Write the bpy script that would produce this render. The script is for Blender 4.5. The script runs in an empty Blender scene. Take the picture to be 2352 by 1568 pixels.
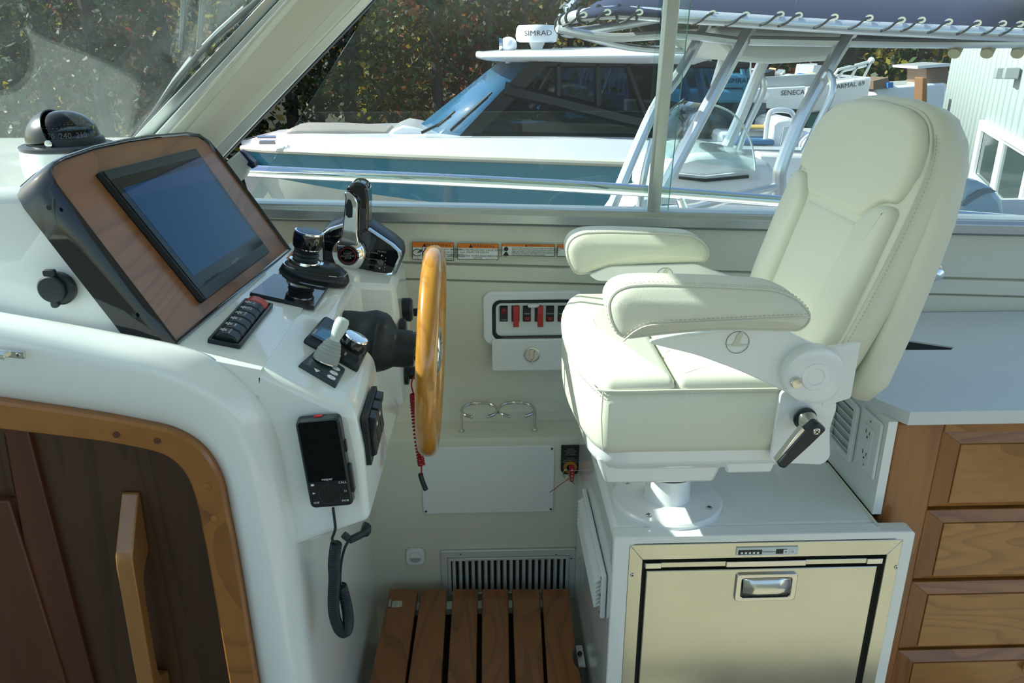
import bpy, math, random
import numpy as np
from mathutils import Vector, Matrix
random.seed(7); RNG = np.random.default_rng(7)
SC = bpy.context.scene; COL = SC.collection

# ------------------------------------------------------------------ camera
FPX = 1850.0; PITCH = math.radians(20.43); YAW = math.radians(2.0)
CAM = np.array([0.0, 0.0, 1.55])
FW = np.array([math.sin(YAW)*math.cos(PITCH), math.cos(YAW)*math.cos(PITCH), -math.sin(PITCH)])
RT = np.array([math.cos(YAW), -math.sin(YAW), 0.0]); UP = np.cross(RT, FW)
cd = bpy.data.cameras.new('camera'); cam = bpy.data.objects.new('camera', cd); COL.objects.link(cam)
cd.sensor_width = 36.0; cd.lens = 36.0*FPX/2352.0; cd.clip_start = 0.02; cd.clip_end = 400
cam.matrix_world = Matrix(((RT[0], UP[0], -FW[0], CAM[0]), (RT[1], UP[1], -FW[1], CAM[1]), (RT[2], UP[2], -FW[2], CAM[2]), (0, 0, 0, 1)))
SC.camera = cam

# ------------------------------------------------------------------ light
SUN_DIR = Vector((-0.88, 0.13, 0.66)).normalized()       # towards the sun
world = bpy.data.worlds.new('world'); SC.world = world; world.use_nodes = True
wn = world.node_tree.nodes; wl = world.node_tree.links
bg = wn['Background']; sky = wn.new('ShaderNodeTexSky'); sky.sky_type = 'NISHITA'
sky.sun_disc = False; sky.sun_elevation = math.asin(SUN_DIR.z)
sky.sun_rotation = math.atan2(SUN_DIR.x, SUN_DIR.y); sky.dust_density = 1.5; sky.ozone_density = 1.0
wl.new(sky.outputs[0], bg.inputs[0]); bg.inputs[1].default_value = 0.36
sd = bpy.data.lights.new('sun', 'SUN'); sun = bpy.data.objects.new('sun', sd); COL.objects.link(sun)
sd.energy = 11.8; sd.angle = math.radians(0.53); sd.color = (1.0, 0.97, 0.91)
sun.rotation_euler = SUN_DIR.to_track_quat('Z', 'Y').to_euler(); sun.location = (-6, 2, 8)
vs = SC.view_settings; vs.view_transform = 'Standard'; vs.look = 'None'; vs.gamma = 1.0; vs.use_curve_mapping = False
vs.exposure = -0.42

# ------------------------------------------------------------------ pixel helpers (2352 x 1568 photograph frame)
def ray(u, v): return FW + RT*(u-1176)/FPX - UP*(v-784)/FPX
def at(u, v, X=None, Y=None, Z=None):
    d = ray(u, v)
    for k, val in enumerate((X, Y, Z)):
        if val is not None: return CAM + d*(val-CAM[k])/d[k]
def onpl(u, v, o, n):
    d = ray(u, v); o = np.asarray(o, float); n = np.asarray(n, float)
    return CAM + d*((o-CAM)@n)/(d@n)
def V(*a): return np.array(a, float)
def unit(a): a = np.asarray(a, float); return a/np.linalg.norm(a)

# ------------------------------------------------------------------ materials
MATS = {}
def _new(name):
    m = bpy.data.materials.new(name); m.use_nodes = True
    return m, m.node_tree.nodes, m.node_tree.links, m.node_tree.nodes['Principled BSDF']
def mat(name, col, rough=.4, metal=0, coat=0, noise=0, nscale=8, bump=0, bscale=300, spec=.5, trans=0, ior=1.45, emit=0, aniso=0):
    if name in MATS: return MATS[name]
    m, N, L, b = _new(name)
    b.inputs['Base Color'].default_value = (*col, 1); b.inputs['Roughness'].default_value = rough
    b.inputs['Metallic'].default_value = metal; b.inputs['Coat Weight'].default_value = coat
    b.inputs['Specular IOR Level'].default_value = spec; b.inputs['Transmission Weight'].default_value = trans
    b.inputs['IOR'].default_value = ior
    if emit: b.inputs['Emission Color'].default_value = (*col, 1); b.inputs['Emission Strength'].default_value = emit
    if aniso: b.inputs['Anisotropic'].default_value = aniso
    tc = N.new('ShaderNodeTexCoord')
    if noise:
        n = N.new('ShaderNodeTexNoise'); n.inputs['Scale'].default_value = nscale; n.inputs['Detail'].default_value = 5
        L.new(tc.outputs['Object'], n.inputs['Vector'])
        r = N.new('ShaderNodeMixRGB'); r.blend_type = 'MIX'
        r.inputs[1].default_value = (*[c*(1-noise) for c in col], 1); r.inputs[2].default_value = (*[min(1, c*(1+noise)) for c in col], 1)
        L.new(n.outputs['Fac'], r.inputs[0]); L.new(r.outputs[0], b.inputs['Base Color'])
        rr = N.new('ShaderNodeMapRange'); rr.inputs['To Min'].default_value = rough*.8; rr.inputs['To Max'].default_value = min(1, rough*1.25)
        L.new(n.outputs['Fac'], rr.inputs['Value']); L.new(rr.outputs[0], b.inputs['Roughness'])
    if bump:
        n2 = N.new('ShaderNodeTexNoise'); n2.inputs['Scale'].default_value = bscale; n2.inputs['Detail'].default_value = 3
        L.new(tc.outputs['Object'], n2.inputs['Vector'])
        bp = N.new('ShaderNodeBump'); bp.inputs['Strength'].default_value = bump; bp.inputs['Distance'].default_value = .002
        L.new(n2.outputs['Fac'], bp.inputs['Height']); L.new(bp.outputs[0], b.inputs['Normal'])
    MATS[name] = m; return m
def wood(name, dark, light, rot=(0, 0, 0), scl=(1, 1, .1), wscale=9, rough=.32, coat=.35, dist=6):
    if name in MATS: return MATS[name]
    m, N, L, b = _new(name)
    tc = N.new('ShaderNodeTexCoord'); oi = N.new('ShaderNodeObjectInfo')
    mp = N.new('ShaderNodeMapping'); mp.inputs['Rotation'].default_value = rot; mp.inputs['Scale'].default_value = scl
    add = N.new('ShaderNodeVectorMath'); add.operation = 'ADD'
    mul = N.new('ShaderNodeVectorMath'); mul.operation = 'SCALE'; mul.inputs['Scale'].default_value = 3.0
    cmb = N.new('ShaderNodeCombineXYZ')
    for i in range(3): L.new(oi.outputs['Random'], cmb.inputs[i])
    L.new(cmb.outputs[0], mul.inputs[0]); L.new(tc.outputs['Object'], add.inputs[0]); L.new(mul.outputs[0], add.inputs[1])
    L.new(add.outputs[0], mp.inputs['Vector'])
    w0 = N.new('ShaderNodeTexNoise'); w0.inputs['Scale'].default_value = wscale; w0.inputs['Detail'].default_value = 1.6; w0.inputs['Roughness'].default_value = .35; w0.inputs['Distortion'].default_value = .4
    L.new(mp.outputs[0], w0.inputs['Vector'])
    wm = N.new('ShaderNodeMath'); wm.operation = 'MULTIPLY'; wm.inputs[1].default_value = dist; L.new(w0.outputs['Fac'], wm.inputs[0])
    wf0 = N.new('ShaderNodeMath'); wf0.operation = 'FRACT'; L.new(wm.outputs[0], wf0.inputs[0])
    w = N.new('ShaderNodeMapRange'); w.interpolation_type = 'SMOOTHSTEP'; w.inputs['From Min'].default_value = 0; w.inputs['From Max'].default_value = .55; L.new(wf0.outputs[0], w.inputs['Value'])
    n = N.new('ShaderNodeTexNoise'); n.inputs['Scale'].default_value = 90; n.inputs['Detail'].default_value = 6; L.new(mp.outputs[0], n.inputs['Vector'])
    n3 = N.new('ShaderNodeTexNoise'); n3.inputs['Scale'].default_value = 5; n3.inputs['Detail'].default_value = 3; L.new(mp.outputs[0], n3.inputs['Vector'])
    rp = N.new('ShaderNodeValToRGB'); rp.color_ramp.elements[0].color = (*dark, 1); rp.color_ramp.elements[1].color = (*light, 1)
    rp.color_ramp.elements[0].position = .05; rp.color_ramp.elements[1].position = .8
    m1 = N.new('ShaderNodeMath'); m1.operation = 'MULTIPLY_ADD'; m1.inputs[1].default_value = .20
    m2 = N.new('ShaderNodeMath'); m2.operation = 'MULTIPLY_ADD'; m2.inputs[1].default_value = .35
    m3 = N.new('ShaderNodeMath'); m3.operation = 'MULTIPLY'; m3.inputs[1].default_value = .45
    L.new(n3.outputs['Fac'], m3.inputs[0]); L.new(n.outputs['Fac'], m2.inputs[0]); L.new(m3.outputs[0], m2.inputs[2])
    L.new(w.outputs[0], m1.inputs[0]); L.new(m2.outputs[0], m1.inputs[2]); L.new(m1.outputs[0], rp.inputs[0])
    L.new(rp.outputs[0], b.inputs['Base Color']); b.inputs['Roughness'].default_value = rough; b.inputs['Coat Weight'].default_value = coat
    b.inputs['Coat Roughness'].default_value = .12
    bp = N.new('ShaderNodeBump'); bp.inputs['Strength'].default_value = .12; bp.inputs['Distance'].default_value = .001
    L.new(n.outputs['Fac'], bp.inputs['Height']); L.new(bp.outputs[0], b.inputs['Normal'])
    MATS[name] = m; return m
def glass(name, tint=(.93, .97, .95), dust=0.0, refl=1.0, dcol=(.7, .78, .74)):
    if name in MATS: return MATS[name]
    m, N, L, b = _new(name); N.remove(b); out = N['Material Output']
    t = N.new('ShaderNodeBsdfTransparent'); t.inputs[0].default_value = (*tint, 1)
    g = N.new('ShaderNodeBsdfGlossy'); g.inputs['Roughness'].default_value = .01; g.inputs[0].default_value = (refl, refl, refl, 1)
    lw = N.new('ShaderNodeLayerWeight'); lw.inputs[0].default_value = .5
    pw = N.new('ShaderNodeMath'); pw.operation = 'POWER'; pw.inputs[1].default_value = 5; L.new(lw.outputs['Facing'], pw.inputs[0])
    fr = N.new('ShaderNodeMath'); fr.operation = 'MULTIPLY_ADD'; fr.inputs[1].default_value = .9; fr.inputs[2].default_value = .03; L.new(pw.outputs[0], fr.inputs[0])
    mx = N.new('ShaderNodeMixShader'); L.new(fr.outputs[0], mx.inputs[0]); L.new(t.outputs[0], mx.inputs[1]); L.new(g.outputs[0], mx.inputs[2])
    last = mx
    if dust:
        tc = N.new('ShaderNodeTexCoord'); df = N.new('ShaderNodeBsdfTranslucent'); df.inputs[0].default_value = (*dcol, 1)
        n = N.new('ShaderNodeTexNoise'); n.inputs['Scale'].default_value = 14; n.inputs['Detail'].default_value = 8; n.inputs['Roughness'].default_value = .75
        v = N.new('ShaderNodeTexVoronoi'); v.inputs['Scale'].default_value = 130
        L.new(tc.outputs['Object'], n.inputs['Vector']); L.new(tc.outputs['Object'], v.inputs['Vector'])
        vr = N.new('ShaderNodeMapRange'); vr.inputs['From Min'].default_value = .03; vr.inputs['From Max'].default_value = .16; vr.inputs['To Min'].default_value = 3.2; vr.inputs['To Max'].default_value = .7
        L.new(v.outputs['Distance'], vr.inputs['Value'])
        nr = N.new('ShaderNodeMapRange'); nr.inputs['From Min'].default_value = .3; nr.inputs['From Max'].default_value = .75; nr.inputs['To Min'].default_value = dust*.3; nr.inputs['To Max'].default_value = dust
        L.new(n.outputs['Fac'], nr.inputs['Value'])
        mu = N.new('ShaderNodeMath'); mu.operation = 'MULTIPLY'; mu.use_clamp = True; L.new(vr.outputs[0], mu.inputs[0]); L.new(nr.outputs[0], mu.inputs[1])
        mx2 = N.new('ShaderNodeMixShader'); L.new(mu.outputs[0], mx2.inputs[0]); L.new(mx.outputs[0], mx2.inputs[1]); L.new(df.outputs[0], mx2.inputs[2]); last = mx2
    L.new(last.outputs[0], out.inputs[0]); MATS[name] = m; return m

GEL = mat('white_gelcoat', (.79, .83, .80), .13, coat=.5, noise=.02, nscale=3)
GELW = mat('warm_gelcoat', (.69, .70, .575), .22, coat=.3, noise=.02, nscale=3)
WHITE = mat('white_paint', (.82, .85, .84), .16, coat=.5)
WPLAS = mat('white_plastic', (.80, .84, .82), .3)
VINYL = mat('cream_vinyl', (.71, .725, .61), .48, noise=.02, nscale=6, bump=.10, bscale=420)
VINYLD = mat('cream_vinyl_piping', (.66, .66, .57), .5)
SEAM = mat('seam_shadow', (.30, .31, .27), .8)
STITCH = mat('stitch_thread', (.62, .61, .52), .8)
TAN_STITCH = mat('tan_stitch_thread', (.50, .42, .32), .8)
BLACK = mat('black_gloss', (.006, .008, .010), .06, coat=.6)
BPLAS = mat('black_plastic', (.012, .018, .022), .32)
BSOFT = mat('black_rubber', (.012, .020, .024), .48)
BSCREEN = mat('dark_screen', (.002, .003, .004), .07, spec=.3)
SKYSCR = mat('sky_reflection_screen', (.003, .05, .15), .06, spec=.25)  # blue base stands for sky reflected in a black screen
CHROME = mat('chrome', (.82, .84, .85), .06, metal=1)
STEEL = mat('polished_steel', (.62, .62, .58), .16, metal=1)
BRUSH = mat('brushed_steel', (.57, .575, .50), .22, metal=1, noise=.14, nscale=7, aniso=.5)
ALU = mat('anodised_aluminium', (.50, .54, .52), .36, metal=.85)
ALUW = mat('pale_aluminium', (.70, .73, .70), .34, metal=.35)
CHERRY = wood('cherry_wood_vertical', (.075, .020, .004), (.36, .135, .028), scl=(1, 1, .10), wscale=9, dist=9)
CHERRYX = wood('cherry_wood_horizontal', (.10, .034, .007), (.43, .19, .042), scl=(.22, 1, 1), wscale=6, dist=16)
CHERRYY = wood('cherry_wood_slat', (.075, .021, .005), (.33, .115, .028), scl=(1, .16, 1), wscale=8, dist=14)
PODWOOD = wood('dash_veneer', (.11, .040, .016), (.34, .145, .060), scl=(.6, .10, .6), wscale=12, dist=13, rough=.36, coat=.15)
TEAK = wood('teak_trim', (.11, .036, .008), (.40, .16, .035), scl=(.3, 1, .3), wscale=9, dist=9)
SHADEWOOD = wood('shaded_door_wood', (.018, .008, .003), (.10, .045, .018), scl=(1, 1, .05), wscale=12, dist=7, rough=.45, coat=.1)  # shade of the door recess is put into this dark wood tone
REDWOOD = wood('red_door_wood', (.045, .012, .006), (.13, .040, .018), scl=(1, 1, .05), wscale=10, dist=4, rough=.4, coat=.1)
WHEELW = wood('varnished_wheel_wood', (.22, .075, .008), (.60, .275, .035), scl=(1, .35, .35), wscale=30, dist=5, rough=.14, coat=.8)
PRINT = mat('white_print', (.75, .78, .76), .5)
DPRINT = mat('black_print', (.02, .02, .02), .5)
ORANGE = mat('orange_print', (.75, .20, .015), .45)
RED = mat('red_plastic', (.42, .012, .015), .3)
REDSOFT = mat('red_rocker', (.48, .07, .05), .4)
REDCORD = mat('red_cord', (.38, .008, .018), .4)
GREYP = mat('grey_rubber', (.30, .34, .32), .5)
LGREY = mat('pale_grey_rubber', (.55, .62, .58), .45)
GLASS = glass('side_glass', (.90, .97, .95), dust=.006)
WGLASS = glass('windshield_glass', (.90, .96, .93), dust=.03)
CLEAR = glass('clear_acrylic', (.90, .96, .96), dust=.02)

# ------------------------------------------------------------------ mesh builder
class Frame:
    def __init__(s, o, x, y, z=None):
        s.o = np.asarray(o, float); s.x = unit(x)
        y = np.asarray(y, float); y = y-s.x*(y@s.x); s.y = unit(y)
        s.z = np.cross(s.x, s.y) if z is None else unit(z)
    def pt(s, a, b=0, c=0): return s.o+s.x*a+s.y*b+s.z*c
    def at(s, a, b=0, c=0):
        f = Frame(s.pt(a, b, c), s.x, s.y); return f
    def rot(s, deg):
        t = math.radians(deg); c, n = math.cos(t), math.sin(t)
        return Frame(s.o, s.x*c+s.y*n, s.y*c-s.x*n)
W0 = Frame((0, 0, 0), (1, 0, 0), (0, 1, 0))
def rrect(w, h, r, n=4, cx=0, cy=0):
    p = []
    for k, (sx, sy) in enumerate(((1, 1), (-1, 1), (-1, -1), (1, -1))):
        for i in range(n+1):
            t = math.pi/2*(k+i/n); p.append((cx+sx*(w/2-r)+r*math.cos(t), cy+sy*(h/2-r)+r*math.sin(t)))
    return p
def circle(r, n=24, cx=0, cy=0, ry=None):
    ry = ry or r
    return [(cx+r*math.cos(2*math.pi*i/n), cy+ry*math.sin(2*math.pi*i/n)) for i in range(n)]
def spline(pts, n=6, closed=False):
    P = [np.asarray(p, float) for p in pts]; out = []; m = len(P)
    for i in range(m if closed else m-1):
        g = (lambda j: P[j % m]) if closed else (lambda j: P[min(max(j, 0), m-1)])
        p0, p1, p2, p3 = g(i-1), g(i), g(i+1), g(i+2)
        for k in range(n):
            t = k/n
            out.append(.5*((2*p1)+(-p0+p2)*t+(2*p0-5*p1+4*p2-p3)*t*t+(-p0+3*p1-3*p2+p3)*t**3))
    if not closed: out.append(P[-1])
    return out
class M:
    def __init__(s, fr=None): s.v = []; s.f = []; s.fr = fr or W0
    def add(s, vs, fs):
        o = len(s.v); fr = s.fr
        for p in vs: s.v.append(fr.pt(*p))
        s.f += [tuple(i+o for i in f) for f in fs]; return s
    def box(s, cx, cy, cz, sx, sy, sz):
        vs = [(cx+a*sx/2, cy+b*sy/2, cz+c*sz/2) for a in (-1, 1) for b in (-1, 1) for c in (-1, 1)]
        return s.add(vs, [(0, 1, 3, 2), (4, 6, 7, 5), (0, 4, 5, 1), (2, 3, 7, 6), (0, 2, 6, 4), (1, 5, 7, 3)])
    def hexa(s, b, t):
        return s.add(list(b)+list(t), [(3, 2, 1, 0), (4, 5, 6, 7)]+[(i, (i+1) % 4, (i+1) % 4+4, i+4) for i in range(4)])
    def prism(s, poly, z0, z1, scale=1.0, c=None):
        n = len(poly)
        if c is None: c = (sum(p[0] for p in poly)/n, sum(p[1] for p in poly)/n)
        top = [(c[0]+(p[0]-c[0])*scale, c[1]+(p[1]-c[1])*scale, z1) for p in poly]
        return s.add([(p[0], p[1], z0) for p in poly]+top, [tuple(range(n-1, -1, -1)), tuple(range(n, 2*n))]+[(i, (i+1) % n, (i+1) % n+n, i+n) for i in range(n)])
    def ring(s, outer, inner, z0, z1):
        n = len(outer)
        vs = [(p[0], p[1], z) for z in (z0, z1) for q in (outer, inner) for p in q]; fs = []
        for i in range(n):
            j = (i+1) % n
            fs += [(i, j, 2*n+j, 2*n+i), (n+j, n+i, 3*n+i, 3*n+j), (2*n+i, 2*n+j, 3*n+j, 3*n+i), (j, i, n+i, n+j)]
        return s.add(vs, fs)
    def loft(s, rings, cap=True, closed=True):
        n = len(rings[0]); vs = [tuple(p) for r in rings for p in r]; fs = []
        for k in range(len(rings)-1):
            for i in range(n if closed else n-1):
                j = (i+1) % n; fs.append((k*n+i, k*n+j, (k+1)*n+j, (k+1)*n+i))
        if cap and closed: fs += [tuple(range(n-1, -1, -1)), tuple(range((len(rings)-1)*n, len(rings)*n))]
        return s.add(vs, fs)
    def lathe(s, prof, n=24, cx=0, cy=0, cap=True):
        return s.loft([[(cx+r*math.cos(2*math.pi*i/n), cy+r*math.sin(2*math.pi*i/n), h) for i in range(n)] for r, h in prof], cap)
    def tube(s, pts, r, n=10, closed=False, squash=1.0):
        P = [np.asarray(p, float) for p in pts]; m = len(P); rings = []
        rr = r if isinstance(r, (list, tuple)) else [r]*m
        prev = None
        for i in range(m):
            a = P[(i-1) % m] if (closed or i > 0) else P[0]; b = P[(i+1) % m] if (closed or i < m-1) else P[-1]
            t = unit(b-a)
            if prev is None: prev = V(0, 0, 1) if abs(t[2]) < .9 else V(1, 0, 0)
            x = unit(prev-t*(prev@t)); y = np.cross(t, x); prev = x
            rings.append([tuple(P[i]+x*rr[i]*math.cos(2*math.pi*k/n)+y*rr[i]*squash*math.sin(2*math.pi*k/n)) for k in range(n)])
        if closed:
            # best twist match
            best = min(range(n), key=lambda k: sum(np.linalg.norm(np.array(rings[-1][i])-np.array(rings[0][(i+k) % n])) for i in range(n)))
            rings.append([rings[0][(i+best) % n] for i in range(n)]); return s.loft(rings, False)
        return s.loft(rings)
    def cyl(s, a, b, r, n=14, r2=None): return s.tube([a, b], [r, r if r2 is None else r2], n)
    def sphere(s, c, rx, ry=None, rz=None, n=16, m=9, top=1.0, bot=-1.0):
        ry = ry or rx; rz = rz or rx; rings = []
        t0 = math.asin(bot); t1 = math.asin(top)
        for k in range(m+1):
            t = t0+(t1-t0)*k/m; cr = max(math.cos(t), 1e-4)
            rings.append([(c[0]+rx*cr*math.cos(2*math.pi*i/n), c[1]+ry*cr*math.sin(2*math.pi*i/n), c[2]+rz*math.sin(t)) for i in range(n)])
        return s.loft(rings)
    def grid(s, rows):
        n = len(rows[0]); vs = [tuple(p) for r in rows for p in r]
        return s.add(vs, [(k*n+i, k*n+i+1, (k+1)*n+i+1, (k+1)*n+i) for k in range(len(rows)-1) for i in range(n-1)])
    def build(s, name, m, parent=None, bevel=0, seg=2, angle=35, sub=0, solid=0, **kw):
        me = bpy.data.meshes.new(name); me.from_pydata([tuple(map(float, p)) for p in s.v], [], s.f)
        import bmesh
        bm = bmesh.new(); bm.from_mesh(me); bmesh.ops.remove_doubles(bm, verts=bm.verts, dist=1e-6)
        bmesh.ops.recalc_face_normals(bm, faces=bm.faces); bm.to_mesh(me); bm.free()
        me.shade_smooth(); me.set_sharp_from_angle(angle=math.radians(angle if not sub else 180))
        o = bpy.data.objects.new(name, me); COL.objects.link(o); me.materials.append(m)
        if parent is not None: adopt(o, parent)
        if solid:
            md = o.modifiers.new('thick', 'SOLIDIFY'); md.thickness = solid; md.offset = 0
        if bevel:
            md = o.modifiers.new('bevel', 'BEVEL'); md.width = bevel; md.segments = seg; md.limit_method = 'ANGLE'; md.angle_limit = math.radians(30); md.harden_normals = False
        if sub:
            md = o.modifiers.new('sub', 'SUBSURF'); md.levels = sub; md.render_levels = sub
        tag(o, **kw); return o
def adopt(o, parent):
    o.parent = parent; o.matrix_parent_inverse = Matrix.Translation(-Vector(parent.location))
def tag(o, label=None, cat=None, group=None, kind=None):
    if label: o['label'] = label
    if cat: o['category'] = cat
    if group: o['group'] = group
    if kind: o['kind'] = kind
    return o
def thing(name, loc, label, cat, group=None):
    o = bpy.data.objects.new(name, None); COL.objects.link(o); o.location = tuple(map(float, loc)); o.empty_display_size = .05
    return tag(o, label, cat, group)
def sthing(name, loc=(0, 0, 0)):
    o = bpy.data.objects.new(name, None); COL.objects.link(o); o.location = tuple(map(float, loc)); o['kind'] = 'structure'; return o
def text_into(mb, body, fr, size, align='CENTER', sx=1.0, depth=0.0):
    cu = bpy.data.curves.new('t', 'FONT'); cu.body = body; cu.size = size; cu.align_x = align; cu.align_y = 'CENTER'; cu.resolution_u = 2
    ob = bpy.data.objects.new('t', cu); COL.objects.link(ob)
    dg = bpy.context.evaluated_depsgraph_get(); me = bpy.data.meshes.new_from_object(ob.evaluated_get(dg))
    old = mb.fr; mb.fr = fr
    mb.add([(v.co.x*sx, v.co.y, depth) for v in me.vertices], [tuple(p.vertices) for p in me.polygons]); mb.fr = old
    bpy.data.objects.remove(ob); bpy.data.curves.remove(cu); bpy.data.meshes.remove(me)
def lettering(items, m, parent, name='lettering', **kw):
    mb = M()
    for it in items: text_into(mb, *it[:3], **(it[3] if len(it) > 3 else {}))
    me = bpy.data.meshes.new(name); me.from_pydata([tuple(map(float, p)) for p in mb.v], [], mb.f); me.materials.append(m)
    o = bpy.data.objects.new(name, me); COL.objects.link(o)
    if parent is not None: adopt(o, parent)
    return tag(o, **kw)
def screw(fr, r, parent, m=None, name='screw'):
    a = M(fr); a.lathe([(r, 0), (r, r*.25), (r*.7, r*.5), (0.0001, r*.55)], 12)
    o = a.build(name, m or STEEL, parent)
    b = M(fr); b.box(0, 0, r*.56, r*1.2, r*.25, r*.1); b.box(0, 0, r*.56, r*.25, r*1.2, r*.1)
    b.build('slot', BPLAS, o)
    return o
def inset(poly, d):
    P = [np.array(p, float) for p in poly]; n = len(P); out = []
    area = sum(P[i][0]*P[(i+1) % n][1]-P[(i+1) % n][0]*P[i][1] for i in range(n)); sg = 1 if area > 0 else -1
    for i in range(n):
        a_, b_, c_ = P[i-1], P[i], P[(i+1) % n]; e1, e2 = unit(b_-a_), unit(c_-b_)
        n1 = sg*np.array([-e1[1], e1[0]]); n2 = sg*np.array([-e2[1], e2[0]]); m = n1+n2; m = m/max(np.linalg.norm(m), 1e-6); k = 1/max(m@n1, .5)
        out.append(tuple(b_+m*d*k))
    return out
# ================================================================== structure
def struct(mb, name, m, **k): return mb.build(name, m, kind='structure', **k)
WY = 1.86                                                    # inner face of the hull side
def sillz(x): return 1.19-.029*x
a = M(); a.box(.6, -.1, -.02, 5.2, 4.2, .04); struct(a, 'floor', mat('cabin_sole', (.50, .44, .34), .4, noise=.1))
a = M(); a.box(.72, -.1, 2.03, 1.5, 4.2, .05); struct(a, 'ceiling', GELW)
a = M(); a.hexa([(-.62, -2.2, 1.90), (.0, -2.2, 1.96), (.0, 2.0, 1.96), (-.62, 2.0, 1.90)], [(-.62, -2.2, 1.96), (.0, -2.2, 2.06), (.0, 2.0, 2.06), (-.62, 2.0, 1.96)]); struct(a, 'sun_block_brow', GEL)  # unseen overhang, added to block the sun from the backrest
a = M(); a.box(.8, -1.95, .55, 4.0, .05, 1.1); struct(a, 'wall_port', GELW)
a = M(); a.box(-1.32, -.42, .62, .05, 3.1, 1.24); struct(a, 'wall_forward', GELW)
# hull side with two grooves and a moulded shelf
l1 = [at(915, 600, Y=WY), at(2352, 641, Y=WY)]; l2 = [at(931, 637, Y=WY), at(2352, 678, Y=WY)]
def lz(l, x): return l[0][2]+(l[1][2]-l[0][2])*(x-l[0][0])/(l[1][0]-l[0][0])
rows = []
for x in np.linspace(-1.3, 3.0, 24):
    z1, z2, g = lz(l1, x), lz(l2, x), .0022
    rows.append([(x, WY, sillz(x)), (x, WY-.004, sillz(x)-.045), (x, WY-.004, z1+g), (x, WY+.006, z1+g*.6), (x, WY+.006, z1-g), (x, WY-.010, z1-g*1.6), (x, WY-.010, z2+g), (x, WY+.002, z2+g*.6), (x, WY+.002, z2-g), (x, WY-.012, z2-g*1.6),
                 (x, WY-.008, .93), (x, WY+.015, .80), (x, WY+.032, .68), (x, WY+.026, .652), (x, WY+.008, .637), (x, 1.81, .630), (x, 1.797, .624), (x, 1.793, .612), (x, 1.80, .3), (x, 1.80, 0)])
a = M(); a.grid(rows); struct(a, 'wall_starboard', GELW, angle=25)
# aluminium window track on the sill
a = M()
def trackring(x): z = sillz(x); return [(x, WY-.022, z-.034), (x, WY-.022, z-.012), (x, WY-.014, z-.004), (x, WY-.014, z), (x, WY+.05, z), (x, WY+.05, z-.034)]
a.loft([trackring(x) for x in np.linspace(-.72, 3.0, 12)]); struct(a, 'trim_sill', ALU, bevel=.0015)
a = M(); a.loft([[(x, WY-.012, sillz(x)-.040), (x, WY-.012, sillz(x)-.034), (x, WY+.01, sillz(x)-.034), (x, WY+.01, sillz(x)-.040)] for x in (-.72, 3.0)])
struct(a, 'trim_sill_gasket', mat('grey_gasket', (.22, .26, .25), .6))
# windscreen pillar: strips that run up along the rake
def band(name, m, ua, ub, Ya, Yb, thick, t0=-.55, t1=2.2, **k):
    """ua, ub: left / right pixel column at v=310 and v=0"""
    A0, A1 = at(ua[0], 310, Y=Ya), at(ua[1], 0, Y=Ya); B0, B1 = at(ub[0], 310, Y=Yb), at(ub[1], 0, Y=Yb)
    f = lambda p, q, t: p+(q-p)*t
    a = M(); o = V(0, thick, 0)
    b = [f(A0, A1, t0), f(B0, B1, t0), f(B0, B1, t0)+o, f(A0, A1, t0)+o]; t = [f(A0, A1, t1), f(B0, B1, t1), f(B0, B1, t1)+o, f(A0, A1, t1)+o]
    a.hexa(b, t); return struct(a, name, m, **k)
band('trim_windscreen_frame', ALU, (312, 606), (352, 640), 1.74, 1.752, .035, bevel=.003)
band('trim_windscreen_bead', ALUW, (352, 640), (382, 662), 1.738, 1.752, .05, bevel=.005)
band('trim_pillar_ridge', GELW, (380, 660), (424, 690), 1.752, 1.775, .05, bevel=.008)
band('trim_pillar_panel', mat('pillar_liner', (.66, .64, .53), .4), (420, 686), (500, 786), 1.772, 1.81, .05)
band('trim_pillar_chamfer', GELW, (496, 782), (528, 828), 1.81, 1.838, .04, bevel=.006)
band('trim_window_frame', ALUW, (526, 826), (560, 856), 1.838, 1.85, .04, t0=-.42, bevel=.003)
band('trim_window_gasket', BSOFT, (559, 855), (564, 861), 1.852, 1.855, .03, t0=-.42)
# latch at the foot of the side window frame
t = thing('window_latch', at(560, 400, Y=1.82), 'grey window latch with a black catch at the foot of the raked pillar', 'latch')
p = [(505, 385), (549, 346), (578, 372), (560, 410), (540, 425)]
a = M(); f0 = [at(u, v, Y=1.82) for u, v in p]; a.loft([f0, [q+V(0, .03, 0) for q in f0]]); a.build('latch_body', ALUW, t, bevel=.004)
a = M(); f0 = [at(u, v, Y=1.812) for u, v in [(549, 346), (560, 350), (572, 364), (584, 374), (587, 384), (578, 388), (566, 378), (570, 372)]]; a.loft([f0, [q+V(0, .03, 0) for q in f0]]); a.build('catch', mat('navy_plastic', (.01, .018, .045), .3), t, bevel=.002)
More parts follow.
